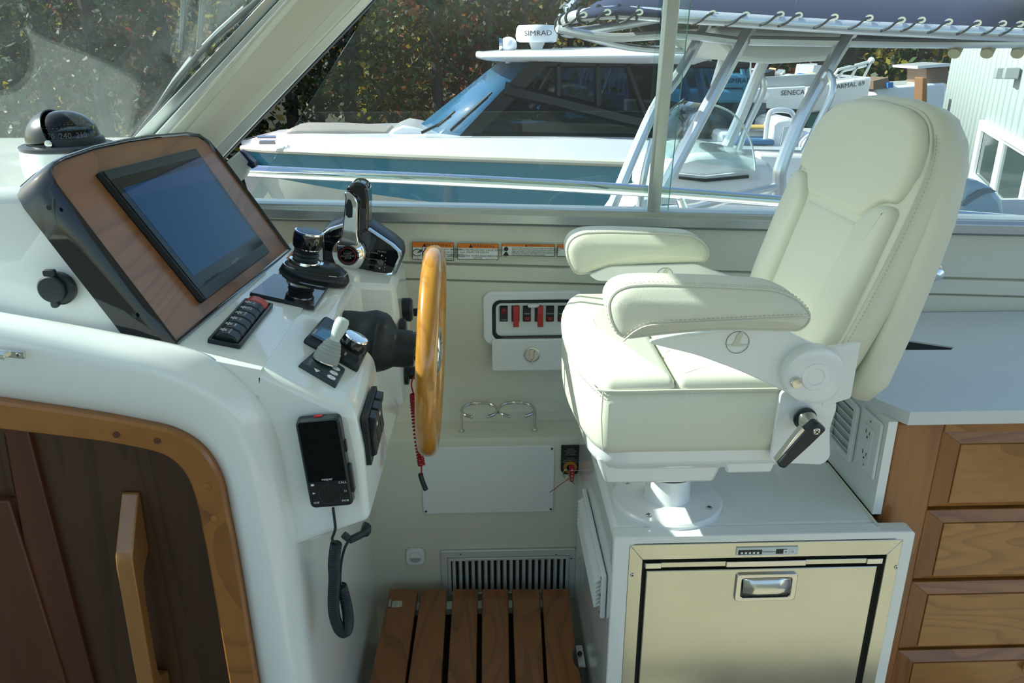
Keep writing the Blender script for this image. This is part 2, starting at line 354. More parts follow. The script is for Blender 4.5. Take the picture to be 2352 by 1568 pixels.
# glass
A0, A1 = at(312, 310, Y=1.745), at(606, 0, Y=1.745); dv = A1-A0
g0, g1 = A0-dv*.62, A0+dv*2.2
a = M(); n = unit(np.cross(dv, V(0, 1, 0)))*.006; wsd = V(.55, 1, 0); n = unit(np.cross(dv, wsd))*.006; q = [g0, g1, g1-wsd*1.9, g0-wsd*1.9]; a.hexa(q, [p+n for p in q]); struct(a, 'window_windscreen', WGLASS)
wsp = V(-.55, 1, 0); q0_, q1_ = g0-wsd*1.9, g1-wsd*1.9; q = [q0_, q1_, q1_-wsp*1.9, q0_-wsp*1.9]; a = M(); a.hexa(q, [p+V(-.004, 0, .004) for p in q]); struct(a, 'window_windscreen_port', WGLASS)
a = M(); a.cyl(q0_, q1_, .022, 10); struct(a, 'trim_windscreen_post', ALUW)
def pane(name, px, Y, top=1.98):
    q = []
    for (u0, v0), (u1, v1) in px:
        p0, p1 = at(u0, v0, Y=Y), at(u1, v1, Y=Y); k = (top-p0[2])/(p1[2]-p0[2]); q.append((p0, p0+(p1-p0)*k))
    Q = [q[0][0], q[1][0], q[1][1], q[0][1]]; a = M(); a.hexa(Q, [p+V(0, .005, 0) for p in Q]); return struct(a, name, GLASS)
pane('window_fore', [((562, 470), (861, 0)), ((1533, 488), (1586, 0))], 1.872)
pane('window_aft', [((1474, 488), (1514, 0)), ((3500, 530), (3800, 0))], 1.884)
a = M(); mm = []
for (u0, u1), Y in (((1485, 1523), 1.852), ((1494, 1534), 1.846), ((1515, 1562), 1.846), ((1515, 1562), 1.866), ((1485, 1523), 1.866)):
    p0, p1 = at(u0, 489, Y=Y), at(u1, 0, Y=Y); k = (1.98-p0[2])/(p1[2]-p0[2]); mm.append((p0, p0+(p1-p0)*k))
a.loft([[m[0] for m in mm], [m[1] for m in mm]]); struct(a, 'trim_mullion', ALU, bevel=.001)
for (u0, u1), Y, nm in (((1533, 1586), 1.871, 'trim_glass_edge'),):
    p0, p1 = at(u0, 488, Y=Y), at(u1, 0, Y=Y); a = M(); a.cyl(p0, p0+(p1-p0)*1.7, .0012, 6); struct(a, nm, mat('green_glass_edge', (.10, .30, .26), .15))

# ------------------------------------------------------------------ outside of this boat
a = M(); a.box(.4, 2.12, .86, 5.6, .48, .05); struct(a, 'side_deck', GEL)
rail = thing('deck_handrail', (.6, 2.22, .885), 'polished steel handrail of this boat just outside the side windows', 'handrail')
pts = [at(-420, 334, Y=2.2), at(0, 359, Y=2.22), at(300, 372, Y=2.24), at(600, 394, Y=2.25), at(1000, 412, Y=2.25), at(1400, 433, Y=2.25), at(1800, 463, Y=2.25), at(2400, 512, Y=2.25)]
a = M(); a.tube(spline(pts, 5), .0165, 14); a.build('rail_tube', CHROME, rail)
for (u, v, du) in ((1562, 456, 26), (2900, 520, 40), (-260, 345, 30)):
    p = at(u, v, Y=2.25); q = at(u+du, v+75, Y=2.25); k = (.885-p[2])/(q[2]-p[2])
    a = M(); a.cyl(p, p+(q-p)*k, .0125, 12); a.build('stanchion', CHROME, rail)

# ------------------------------------------------------------------ seat box, galley end panel, worktop
sb = thing('seat_box', (.48, 1.5, 0), 'white moulded seat box with a fridge let into its front', 'seat box')
a = M(); a.box(.4825, 1.532, .352, .505, .526, .705); a.build('body', GEL, sb, bevel=.012, seg=3)
a = M(); a.fr = Frame((0, 1.272, 0), (1, 0, 0), (0, 0, 1)); a.ring([(.228, 0), (.788, 0), (.788, .70), (.782, .7055), (.232, .7055), (.228, .70)], [(.262, .06), (.757, .06), (.757, .685), (.75, .69), (.27, .69), (.262, .685)], 0, .032)
a.build('front_surround', GEL, sb, bevel=.005, seg=3)
a = M(); a.tube([at(1900, 1064, Z=.7056), at(2020, 1211, Z=.7056)], .003, 6); a.build('sealant_bead', GELW, sb)
a = M(); a.hexa([(.733, 1.30, .705), (.733, WY, .705), (.75, WY, .705), (.75, 1.30, .705)], [(.733, 1.30, .9), (.733, WY, .9), (.75, WY, .9), (.75, 1.30, .9)]); struct(a, 'wall_galley_end', GEL)
wt = thing('worktop', (1.6, 1.55, .9), 'speckled pale grey solid-surface worktop behind the seat', 'worktop')
hole = [at(u, v, Z=.925)[:2] for u, v in ((2184, 803), (2192, 797), (2070, 754), (2025, 768), (2020, 803))]
a = M(); outer = [(3.0, 1.288), (3.0, WY-.014), (.728, WY-.014), (.728, 1.345), (.762, 1.288)]
hole[2] = V(.81, hole[2][1]); hole[3] = V(.80, (hole[2][1]+hole[4][1])/2); hole[4] = V(.80, hole[4][1]); hp = hole
a.ring([outer[0], outer[1], outer[2], outer[3], outer[4]], [hp[0], hp[1], hp[2], (hp[3][0], hp[3][1]), (hp[4][0], hp[4][1])], .899, .925)
a.build('slab', mat('speckled_worktop', (.66, .70, .70), .34, noise=.10, nscale=420), wt)
a = M(); cxy = np.mean(hp, axis=0); a.prism([tuple(cxy+(np.array(h)-cxy)*1.02) for h in hp], .80, .9215); a.build('slot_liner', mat('slot_black', (.003, .004, .005), .8), wt)
# ------------------------------------------------------------------ galley cabinet with drawers
cab = thing('drawer_cabinet', (1.2, 1.4, 0), 'varnished cherry galley cabinet below the worktop', 'cabinet')
CY = 1.308
a = M(); a.box(1.30, CY+.25, .449, 1.10, .48, .897); a.build('carcass', CHERRY, cab)
a = M(); a.box(.795, CY+.002, .449, .092, .02, .897); a.build('stile', CHERRY, cab, bevel=.006)
a = M(); a.box(1.34, CY+.0, .883, 1.0, .016, .027); a.build('top_rail', CHERRYX, cab, bevel=.002)
def zof(u, v): return at(u, v, Y=CY-.02)[2]
dr = [(zof(2165, 997), zof(2135, 1172)), (zof(2130, 1180), zof(2100, 1338)), (zof(2096, 1346), zof(2066, 1498)), (zof(2065, 1504), zof(2030, 1668))]
XL = .838; XR = 1.30
for i, (zt, zb) in enumerate(dr):
    h = zt-zb; d = M(Frame((XL, CY-.004, zb), (1, 0, 0), (0, 0, 1)))
    w = XR-XL; fb = .030
    body = M(Frame((XL, CY+.012, zb), (1, 0, 0), (0, 0, 1)))
    body.box(w/2, h/2, .004, w-.004, h-.004, .02)
    o = body.build('drawer', CHERRYX, cab)
    out = [(0, 0), (w, 0), (w, h), (0, h)]; inn = [(fb, fb*.55), (w-fb, fb*.55), (w-fb, h-fb*.7), (fb, h-fb*.7)]
    for k in range(4):
        j = (k+1) % 4; q = [out[k], out[j], inn[j], inn[k]]
        r = M(Frame((XL, CY-.004, zb), (1, 0, 0), (0, 0, 1)))
        r.add([(*q[0], -.01), (*q[1], -.01), (*q[2], -.01), (*q[3], -.01), (*q[0], .003), (*q[1], .003), (*q[2], .016), (*q[3], .016)], [(3, 2, 1, 0), (4, 5, 6, 7), (0, 1, 5, 4), (1, 2, 6, 5), (2, 3, 7, 6), (3, 0, 4, 7)])
        r.build('drawer_edge', CHERRY if k % 2 else CHERRYX, o, bevel=.0012)
    pn = M(Frame((XL, CY-.004, zb), (1, 0, 0), (0, 0, 1))); q = inn
    pn.prism(inn, .002, .0185); pn.build('drawer_panel', CHERRYX, o, bevel=.0008)
    if i == 3:
        kp = at(2347, 1526, Y=CY-.02); kn = M(Frame(kp+V(.012, 0, 0), (1, 0, 0), (0, 0, 1))); kn.lathe([(.009, -.01), (.011, .002), (.016, .008), (.017, .014), (.012, .020), (.0005, .022)], 20); kn.build('knob', CHROME, o)
# ------------------------------------------------------------------ fridge
fr = thing('built_in_fridge', (.51, 1.4, .06), 'brushed steel built-in fridge under the helm seat', 'fridge')
FY = 1.243
def fx(u, v, Y=FY): p = at(u, v, Y=Y); return np.array([p[0], p[2]])
FT = .689; FL = .258; FRX = .766; FB = .07
F0 = Frame((0, FY, 0), (1, 0, 0), (0, 0, 1))
out = [(FL, FB), (FRX, FB), (FRX, FT), (FL, FT)]; sw = .026; tw = .033; inn = [(FL+sw, FB+.03), (FRX-sw, FB+.03), (FRX-sw, FT-tw), (FL+sw, FT-tw)]
for k in range(4):
    j = (k+1) % 4; a = M(F0); a.prism([out[k], out[j], inn[j], inn[k]], -.03, .004); a.build('frame_bar', BRUSH, fr, bevel=.0012)
a = M(F0); a.prism([(FL+sw, FB+.03), (FRX-sw, FB+.03), (FRX-sw, FT-tw), (FL+sw, FT-tw)], -.035, -.012); a.build('gap_gasket', BSOFT, fr)
dl, drr, dt = FL+sw+.0085, FRX-sw-.012, FT-tw-.026
door = M(F0); door.prism([(dl, FB+.038), (drr, FB+.038), (drr, dt), (dl, dt)], -.02, .002); do = door.build('door', BRUSH, fr, bevel=.002)
a = M(F0); a.box((dl+drr)/2, dt+.0125, -.004, drr-dl+.008, .011, .012); hb = a.build('hinge_bar', BRUSH, fr, bevel=.001)
a = M(F0); a.box(.515, dt+.0125, -.002, .15, .012, .014); a.build('hinge_cover', STEEL, hb, bevel=.001)
for x in (dl+.012, drr-.008): a = M(F0); a.box(x, dt+.0125, -.002, .03, .012, .013); a.build('hinge_end', STEEL, hb, bevel=.001)
# recessed pull
hx, hz = fx(1757, 1344); hw, hh = .116, .060
FH = Frame((hx, FY-.002, hz), (1, 0, 0), (0, 0, 1))
a = M(FH); a.ring(rrect(hw, hh, .007), rrect(hw-.022, hh-.016, .006), -.002, .005); hd = a.build('handle', STEEL, do, bevel=.0015)
hin = M(FH); hin.prism(rrect(hw-.022, hh-.016, .005), .0006, .0012); hin.build('handle_well', mat('dark_steel_well', (.05, .05, .045), .3, metal=.7), do)
lip = M(FH)
rows = []
for k in range(9):
    t = k/8; y = .021-.030*t; z = .004+.010*math.sin(t*math.pi*.62)*(.9)
    rows.append([(-.045, y, z*.75), (-.02, y-.002*t, z), (.02, y-.002*t, z), (.045, y, z*.75)])
lip.grid(rows); lip.build('handle_lip', STEEL, do, solid=.0016)
# control strip
cx, cz = fx(1760, 1261); FC = Frame((cx, FY-.004, cz), (1, 0, 0), (0, 0, 1))
a = M(FC); a.prism(rrect(.115, .0165, .001, 2), 0, .0025); cp = a.build('control_panel', mat('panel_silver', (.62, .68, .66), .35), fr)
a = M(FC); a.box(-.032, -.001, .0026, .044, .010, .0008); a.build('panel_field', DPRINT, cp)
a = M(FC); a.box(.026, -.0005, .0026, .02, .010, .0008); a.build('panel_field', DPRINT, cp)
for k in range(5): a = M(FC); a.box(-.0475+k*.0075, -.0025, .0031, .0042, .0038, .0008); a.build('key', WPLAS, cp)
for x in (.034, .0465): a = M(FC); a.box(x, -.001, .0031, .0088, .009, .0008); a.build('key', WPLAS, cp)
a = M(FC)
for x, y in ((.022, .002), (.026, .002)): a.lathe([(.0006, .0031), (.0006, .0034)], 8, x, y)
for k in range(3): t = math.pi*k/3; a.tube([(.034-.0025*math.cos(t), -.001-.0025*math.sin(t), .0037), (.034+.0025*math.cos(t), -.001+.0025*math.sin(t), .0037)], .0003, 4)
a.tube([(.0465+.0024*math.sin(t), -.001+.0024*math.cos(t), .0037) for t in np.linspace(.6, 5.7, 14)], .0003, 4); a.cyl((.0465, -.001, .0037), (.0465, .002, .0037), .0003, 4)
a.build('symbol', DPRINT, cp)
lettering([('VITRIFRIGO', FC.at(.0015, -.001, .0029), .0046, dict(sx=1.15))], DPRINT, cp)
for u, v in ((1452, 1317), (2056, 1299)):
    x, z = fx(u, v); s = M(Frame((x, FY-.004, z), (1, 0, 0), (0, 0, 1))); s.lathe([(.0042, 0), (.0042, .001), (.003, .002), (.0002, .0022)], 14); so = s.build('screw', STEEL, fr)
    s = M(Frame((x, FY-.0062, z), (1, 0, 0), (0, 0, 1))); s.lathe([(.0016, 0), (.0014, .0006)], 6); s.build('slot', BPLAS, so)
# outlet and louvre on the end panel
FP = lambda u, v: Frame(at(u, v, X=.7325), (0, -1, 0), (0, 0, 1))
t = thing('power_outlet', at(1998, 1020, X=.733), 'white double socket outlet on the end panel beside the drawers', 'outlet')
po = FP(1998, 1018)
a = M(po); a.prism(rrect(.078, .118, .004), 0, .005, scale=.96); a.build('cover_plate', WHITE, t, bevel=.001)
a = M(po); a.prism(rrect(.036, .070, .003), .005, .0075); ins = a.build('socket_insert', WPLAS, t, bevel=.0008)
for s in (.022, -.022):
    a = M(po); a.box(-.007, s+.002, .0078, .0018, .009, .0006); a.box(.007, s+.002, .0078, .0018, .007, .0006); a.lathe([(.0024, .0075), (.0024, .0082)], 8, 0, s-.008); a.build('slot', BPLAS, ins)
a = M(po); a.box(0, .004, .0078, .014, .006, .0012); a.box(0, -.004, .0078, .014, .006, .0012); a.build('button', WHITE, ins)
screw(po.at(0, -.046, .0045), .003, t); screw(po.at(0, .046, .0045), .003, t)
t = thing('louvre_vent', at(1945, 970, X=.733), 'small white louvred vent on the end panel half hidden by the backrest', 'vent')
lo = FP(1940, 972)
a = M(lo); a.ring(rrect(.115, .125, .008), rrect(.085, .10, .004), 0, .008); a.build('vent_frame', WHITE, t, bevel=.002)
for k in range(6): a = M(lo); a.add([(-.043, -.045+k*.017, .001), (.043, -.045+k*.017, .001), (.043, -.036+k*.017, .010), (-.043, -.036+k*.017, .010), (-.043, -.047+k*.017, .001), (.043, -.047+k*.017, .001), (.043, -.038+k*.017, .010), (-.043, -.038+k*.017, .010)], [(0, 1, 2, 3), (7, 6, 5, 4), (0, 4, 5, 1), (1, 5, 6, 2), (2, 6, 7, 3), (3, 7, 4, 0)]); a.build('slat', WHITE, t)
for y in (.055, -.055): screw(lo.at(-.049, y, .007), .003, t)
# ================================================================== things on the hull side
def wallF(u, v, Y): return Frame(at(u, v, Y=Y), (1, 0, 0), (0, 0, 1))       # local z comes out of the wall
LWY = 1.796
# access panel
c = [at(u, v, Y=LWY) for u, v in ((966, 1022), (1272, 1027), (1269, 1174), (976, 1174))]
cx = np.mean(c, axis=0); pw, ph = c[1][0]-c[0][0]+.002, c[0][2]-c[3][2]
t = thing('access_panel', cx, 'plain white access panel screwed to the hull side below the cup holders', 'panel')
pf = Frame(cx, (1, 0, 0), (0, 0, 1)); a = M(pf); a.prism(rrect(pw, ph, .008), -.004, .006); a.build('panel_sheet', WHITE, t, bevel=.002)
for sx, sy in ((1, 1), (1, -1), (-1, -1), (-1, 1)): screw(pf.at(sx*(pw/2-.007), sy*(ph/2-.008), .0055), .0032, t, mat('dark_screw', (.12, .12, .11), .3, metal=1))
# louvred grille with vertical slats
c = [at(u, v, Y=LWY) for u, v in ((1012, 1262), (1322, 1267))]
gw = c[1][0]-c[0][0]; gt = c[0][2]-.002; gb = .14; gcx = (c[0][0]+c[1][0])/2
t = thing('floor_grille', (gcx, LWY, gb), 'white aluminium grille with vertical slats behind the footrest', 'grille')
gf = Frame((gcx, LWY, (gt+gb)/2), (1, 0, 0), (0, 0, 1)); gh = gt-gb
a = M(gf); a.ring(rrect(gw, gh, .003, 2), rrect(gw-.034, gh-.04, .002, 2), -.002, .006); a.build('outer_frame', ALUW, t, bevel=.0015)
a = M(gf); a.ring(rrect(gw-.036, gh-.042, .002, 2), rrect(gw-.052, gh-.056, .001, 2), -.002, .010); a.build('inner_frame', ALUW, t, bevel=.001)
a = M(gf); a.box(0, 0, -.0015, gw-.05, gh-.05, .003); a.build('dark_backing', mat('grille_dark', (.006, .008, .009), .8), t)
ns = 18; pit = (gw-.054)/ns
sl = None
for k in range(ns):
    x = -(gw-.054)/2+pit*(k+.42)
    a = M(gf); hh = gh/2-.029
    a.loft([[(x-pit*.30, s*hh, .002), (x-pit*.12, s*hh, .008), (x+pit*.22, s*hh, .008), (x+pit*.30, s*hh, .004)] for s in (-1, 1)]); a.build('slat', ALUW, t, angle=20)
for u in (1058, 1277): screw(Frame(at(u, 1272, Y=LWY-.006), (1, 0, 0), (0, 0, 1)), .003, t)
screw(Frame(at(1312, 1281, Y=LWY-.006), (1, 0, 0), (0, 0, 1)), .0035, t, BRUSH)
# courtesy light
t = thing('courtesy_light', at(954, 1277, Y=LWY), 'square white courtesy light with a hooded half-round lens low on the hull side', 'light')
lf = wallF(954, 1277, LWY); a = M(lf)
a.prism([(x*.0235*(1+.10*(1-abs(y))), y*.0235*(1+.10*(1-abs(x)))) for x, y in rrect(2, 2, .45, 6)], -.002, .006, scale=.94); a.build('bezel', WPLAS, t, bevel=.001)
a = M(lf); a.prism(circle(.0155, 28), .0062, .0068); a.build('lens', mat('frosted_lens', (.42, .46, .43), .4), t)
a = M(lf); hood = [(math.cos(x)*.0156, math.sin(x)*.0156) for x in np.linspace(0, math.pi, 16)]; a.prism(hood, .0064, .0095, scale=.93, c=(0, 0)); a.build('hood', WPLAS, t, bevel=.001)
# cup holder rail
t = thing('cup_holder', at(1144, 985, Z=.632), 'twin-ring polished steel cup holder standing on the moulded shelf', 'cup holder')
zt = at(1144, 935, Y=1.80)[2]
L0, R0 = at(1060, 988, Z=.632), at(1228, 988, Z=.632); yb = (L0[1]+R0[1])/2; wR = R0[0]-L0[0]; xc = (L0[0]+R0[0])/2; rr_ = wR/4-.001; topz = .632+(L0[2]-.632)+.058
for s, x0 in ((-1, L0[0]), (1, R0[0])):
    a = M(); a.tube(spline([(x0, yb, .632), (x0, yb, topz-.012), (x0-s*.001, yb, topz)], 5), .0042, 12); a.build('leg', STEEL, t)
    a = M(); a.fr = Frame((x0, yb, .631), (1, 0, 0), (0, 1, 0)); a.lathe([(.0085, 0), (.0085, .003), (.0045, .006)], 18); a.build('foot', STEEL, t)
    ccx = xc+s*wR/4; ang = np.linspace(math.radians(-62), math.radians(245), 30)
    a = M(); a.tube([(ccx+rr_*math.cos(q), yb-.002+rr_*.95*math.sin(q), topz) for q in ang], .0042, 10)
    a.sphere((ccx+rr_*math.cos(ang[0]), yb-.002+rr_*.95*math.sin(ang[0]), topz), .0042, n=10, m=6); a.sphere((ccx+rr_*math.cos(ang[-1]), yb-.002+rr_*.95*math.sin(ang[-1]), topz), .0042, n=10, m=6)
    a.build('ring', STEEL, t)
# fire port
t = thing('fire_port', at(1310, 1068, Y=LWY), 'black instruction plate with a red fire extinguisher pull tab', 'fire port')
ff = wallF(1310, 1056, LWY-.007); a = M(ff); hw = .0235
a.prism([(-hw, .041), (-hw, -.028), (-hw*.7, -.040), (hw*.7, -.040), (hw, -.028), (hw, .041)], -.003, .001); a.build('plate', DPRINT, t)
a = M(ff); a.ring(circle(.017, 24, 0, -.020), circle(.009, 24, 0, -.020), .001, .003); a.build('port_ring', mat('brass_orange', (.42, .21, .03), .4), t)
a = M(ff); a.add([(-.003, -.012, .004), (.009, -.012, .004), (.011, -.03, .009), (.008, -.058, .009), (0, -.058, .009), (-.003, -.03, .009), (-.003, -.012, .002), (.009, -.012, .002), (.011, -.03, .004), (.008, -.058, .004), (0, -.058, .004), (-.003, -.03, .004)], [(0, 1, 2, 3, 4, 5), (11, 10, 9, 8, 7, 6)]+[(i, (i+1) % 6, (i+1) % 6+6, i+6) for i in range(6)]); a.build('pull_tab', RED, t, bevel=.001)
lettering([(ch, ff.at(.0045, -.0245-k*.0088, .0096), .0095) for k, ch in enumerate('FIRE')], PRINT, t)
lettering([(s, ff.at(0, .031-k*.0052, .0013), .0042) for k, s in enumerate(['MANUAL', 'IN CASE OF FIRE', 'REMOVE PIN', 'PULL HANDLE', '', 'CAUTION', 'DISCHARGE INTO', 'ENGINE SPACE ONLY', 'SEE MANUAL'])], mat('grey_print', (.34, .36, .35), .6), t, name='small_print')
a = M(ff); a.tube([(-.0135+.0075*math.cos(q)+.003, -.035+.011*math.sin(q), .006) for q in np.linspace(.6, 6.2, 24)]+[(.0, -.026, .007), (.034, -.026, .006)], .0011, 8); a.build('pin', STEEL, t)
a = M(ff); a.tube(spline([(-.002, -.050, .006), (-.02, -.064, .005), (-.040, -.082, .004), (-.050, -.090, .003)], 4), .0008, 6); a.tube([(-.001, -.05, .006), (.012, -.068, .004)], .0007, 6); a.build('seal_wire', REDCORD, t)
# louvre on the side of the seat box
t = thing('side_louvre', (.228, 1.457, .49), 'long white louvred vent on the forward side of the seat box', 'vent')
sf = Frame((.2285, 1.455, .533), (0, -1, 0), (0, 0, 1))
y0, y1 = .158, .046
a = M(sf); a.ring(rrect(2*y0+.014, 2*y1+.01, .006), rrect(2*y0-.014, 2*y1-.025, .004), 0, .010); a.build('vent_frame', WHITE, t, bevel=.0025)
for k in range(7):
    yy = -y1+.012+k*(2*y1-.03)/6.4
    a = M(sf); w_ = y0-.008; a.loft([[(x, yy, .020), (x, yy+.001, .021), (x, yy+.011, .006), (x, yy+.010, .004)] for x in (-w_, w_)]); a.build('slat', WHITE, t, angle=20)
for s in (1, 0, -1): screw(sf.at(y0-.002, s*(y1-.006), .0095), .0028, t, mat('dark_screw', (.12, .12, .11), .3, metal=1))
# ------------------------------------------------------------------ warning stickers
WS = WY-.0145
def sticker(u0, v0, u1, v1, label, head, body, pict=0, hh=.3, slope=.025):
    p0, p1 = at(u0, v0, Y=WS), at(u1, v1, Y=WS); w = p1[0]-p0[0]; h = p0[2]-p1[2]-slope*w; ctr = (p0+p1)/2
    f = Frame(ctr, (1, 0, -slope), (0, 0, 1)); t = thing('warning_sticker', ctr, label, 'sticker', 'warning stickers on the hull side')
    a = M(f); a.box(0, 0, 0, w, h, .0008); a.build('sheet', mat('sticker_white', (.74, .78, .72), .4), t)
    a = M(f); a.ring([(w/2, h/2), (-w/2, h/2), (-w/2, -h/2), (w/2, -h/2)], [(w/2-.0012, h/2-.0012), (-w/2+.0012, h/2-.0012), (-w/2+.0012, -h/2+.0012), (w/2-.0012, -h/2+.0012)], .0004, .0008); a.build('border', DPRINT, t)
    a = M(f); a.box(0, h/2-hh*h/2, .0005, w-.002, hh*h-.001, .0008); a.build('header', ORANGE, t)
    fs = hh*h*.78
    if head: lettering([('WARNING', f.at(.012, h/2-hh*h/2, .0011), fs, dict(sx=1.2))], DPRINT, t)
    b = M(f); k = hh*h*.36; xs = .012-fs*3.15
    if head: b.prism([(xs-k*1.1, h/2-hh*h/2-k), (xs+k*1.1, h/2-hh*h/2-k), (xs, h/2-hh*h/2+k)], .0010, .0012); b.build('triangle', DPRINT, t)
    if body: lettering([(s, f.at(x, y*h, .0007), sz, dict(align=al)) for s, x, y, sz, al in body(w, h)], DPRINT, t, name='small_print')
    return t, f, w, h
t, f, w, h = sticker(946, 555, 1043, 598, 'orange-headed warning sticker with engine pictograms, nearest the wheel', 1, lambda w, h: [('Gasoline vapors can explode', .0, .12, .0058, 'LEFT'), ('causing personal injury or death.', .0, -.03, .0058, 'LEFT'), ('Before starting engine, operate', .0, -.15, .0058, 'LEFT'), ('blower for 4 minutes and check', .0, -.27, .0058, 'LEFT'), ('engine compartment', .0, -.38, .0058, 'LEFT'), ('for gasoline vapors.', .0, -.47, .0058, 'LEFT'), ('1', -w*.40, .14, .006, 'CENTER'), ('2', -w*.16, .14, .006, 'CENTER'), ('4 Min.', -w*.38, -.43, .006, 'CENTER')])
a = M(f)
a.tube([(-w*.38+.011*math.cos(q), -.004+.008*math.sin(q), .001) for q in np.linspace(.5, 5.6, 18)], .0009, 5); a.tube([(-w*.38, -.004, .001), (-w*.27, .004, .001), (-w*.27, .0, .001), (-w*.34, -.004, .001)], .0009, 5)
a.tube([(-w*.15+.009*math.cos(q), -.006+.009*math.sin(q), .001) for q in np.linspace(-.8, 4.2, 18)], .0009, 5); a.tube([(-w*.2, .006, .001), (-w*.2, .002, .001), (-w*.1, .002, .001), (-w*.1, .006, .001), (-w*.2, .006, .001)], .0009, 5)
a.tube([(-w*.26, .012, .001), (-w*.26, -.024, .001)], .0005, 4); a.tube([(-.003, .012, .001), (-.003, -.024, .001)], .0005, 4); a.build('pictogram', DPRINT, t)
sticker(1050, 558, 1145, 597, 'orange-headed sticker warning of the rotating propeller', 1, lambda w, h: [('ROTATING PROPELLER MAY CAUSE SERIOUS', 0, .10, .0062, 'CENTER'), ('INJURY OR DEATH.', 0, -.04, .0062, 'CENTER'), ('SHUT OFF ENGINE WHEN NEAR PERSONS IN THE', 0, -.27, .0062, 'CENTER'), ('WATER.', 0, -.40, .0062, 'CENTER')])
t, f, w, h = sticker(1152, 559, 1274, 589, 'orange-headed carbon monoxide sticker with a dark figure pictogram', 1, lambda w, h: [('Carbon Monoxide (CO) can cause brain damage or death.', -w*.31, .16, .0053, 'LEFT'), ('Engine and generator exhaust contains odorless CO.', -w*.31, .02, .0053, 'LEFT'), ('Signs of carbon monoxide poisoning include nausea,', -w*.31, -.12, .0053, 'LEFT'), ('headache, dizziness, and lack of consciousness.', -w*.31, -.24, .0053, 'LEFT'), ('See Owner\'s Manual for information.', -w*.31, -.38, .0053, 'LEFT')], hh=.24)
a = M(f); a.prism(circle(.0052, 16, -w*.415, .002), .0007, .0012); a.prism([(-w*.47, -h*.48), (-w*.455, -.010), (-w*.43, -.005), (-w*.40, -.005), (-w*.375, -.010), (-w*.36, -h*.48)], .0007, .0012); a.build('pictogram', DPRINT, t)
sticker(1280, 561, 1402, 591, 'orange-headed sticker half hidden behind the far armrest', 1, None)

# ------------------------------------------------------------------ recessed switch box
BY = WY-.012
t = thing('switch_box', at(1222, 760, Y=BY), 'white recessed switch box in the hull side with an open flap', 'switch box')
def rect(u0, v0, u1, v1, Y): p0, p1 = at(u0, v0, Y=Y), at(u1, v1, Y=Y); return (p0[0]+p1[0])/2, (p0[2]+p1[2])/2, abs(p1[0]-p0[0]), abs(p0[2]-p1[2])
X, Z, w, h = rect(1110, 668, 1338, 785, BY); bf = Frame((X, BY, Z), (1, 0, 0), (0, 0, 1))
X2, Z2, w2, h2 = rect(1130, 687, 1318, 776, BY); dx, dz = X2-X, Z2-Z
a = M(bf); a.ring(rrect(w, h, .022, 6), rrect(w2, h2, .020, 6, dx, dz), -.004, .012); a.build('surround', WPLAS, t, bevel=.004, seg=3)
a = M(bf); a.ring(rrect(w2-.001, h2-.001, .020, 6, dx, dz), rrect(w2-.016, h2-.016, .015, 6, dx, dz), .0, .009); a.build('gasket', BSOFT, t, bevel=.002)
a = M(bf); a.ring(rrect(w2-.017, h2-.017, .014, 6, dx, dz), rrect(w2-.030, h2-.03, .008, 6, dx, dz), -.003, .004); a.build('inner_rim', WPLAS, t, bevel=.001)
a = M(bf); a.prism(rrect(w2-.028, h2-.028, .008, 6, dx, dz), -.003, -.001); a.build('back_plate', WPLAS, t)
px = [1157, 1184, 1210, 1237, 1263, 1290]
for k, u in enumerate(px):
    q = at(u, 720, Y=BY-.0); lx, ly = q[0]-X, q[2]-Z; rw, rh = .019, .040
    a = M(bf); r = [(-rh/2, .002), (-rh/2+.003, .006), (0, .0045), (rh/2-.003, .007), (rh/2, .002)]
    a.loft([[(lx+s*rw/2, ly+y, z) for y, z in r]+[(lx+s*rw/2, ly+rh/2, -.003), (lx+s*rw/2, ly-rh/2, -.003)] for s in (-1, 1)]); rk = a.build('rocker', BPLAS, t, bevel=.0012)
    yy = ly+(.009 if k == 0 else -.012)
    a = M(bf); a.box(lx, yy, .0062, .012, .013, .002); a.build('red_lens', mat('dim_red_lens', (.16, .006, .01), .3), rk)
    a = M(bf); a.ring(rrect(.006, .005, .001, 2, lx, yy+.002), rrect(.0048, .0036, .0006, 2, lx, yy+.002), .0072, .0076); a.build('symbol', mat('pink_print', (.6, .12, .12), .5), rk)
    lettering([(('HOUSE', '', 'ENGINE', '', 'THRUSTER', 'PARALLEL')[k], bf.at(lx, ly-(.014 if k == 0 else -.002), .0066), .0036)], PRINT, rk)
    if k in (1, 3):
        a = M(bf); o = .001 if k == 1 else .004
        a.loft([[(lx-.007+o, y, z), (lx+.007+o, y, z), (lx+.007+o, y, z+.0015), (lx-.007+o, y, z+.0015)] for y, z in ((ly+.022, .006), (ly+.018, .008), (ly-.010, .0075), (ly-.018, .009), (ly-.030, .011), (ly-.031, .009))]); a.build('red_flap', RED, t, bevel=.001)
q = at(1225, 700, Y=BY); a = M(bf); a.prism(rrect(.028, .009, .004, 4, q[0]-X, q[2]-Z), .004, .008); a.build('latch_tongue', WPLAS, t, bevel=.001)
X3, Z3, w3, h3 = rect(1153, 767, 1305, 775, BY); a = M(bf); a.box(X3-X, Z3-Z, .011, w3, .005, .004)
for k in range(9): a.cyl((X3-X-w3/2+w3*k/9+.001, Z3-Z, .013), (X3-X-w3/2+w3*(k+1)/9-.001, Z3-Z, .013), .0028, 8)
a.build('hinge', mat('dark_hinge', (.10, .10, .09), .35, metal=.8), t)
X4, Z4, w4, h4 = rect(1130, 776, 1316, 845, BY-.01); fl = Frame((X4, BY-.014, Z4), (1, 0, 0), (0, 0, 1)); a = M(fl); a.prism(rrect(w4, h4, .006), 0, .010); flap = a.build('flap', WPLAS, t, bevel=.0025)
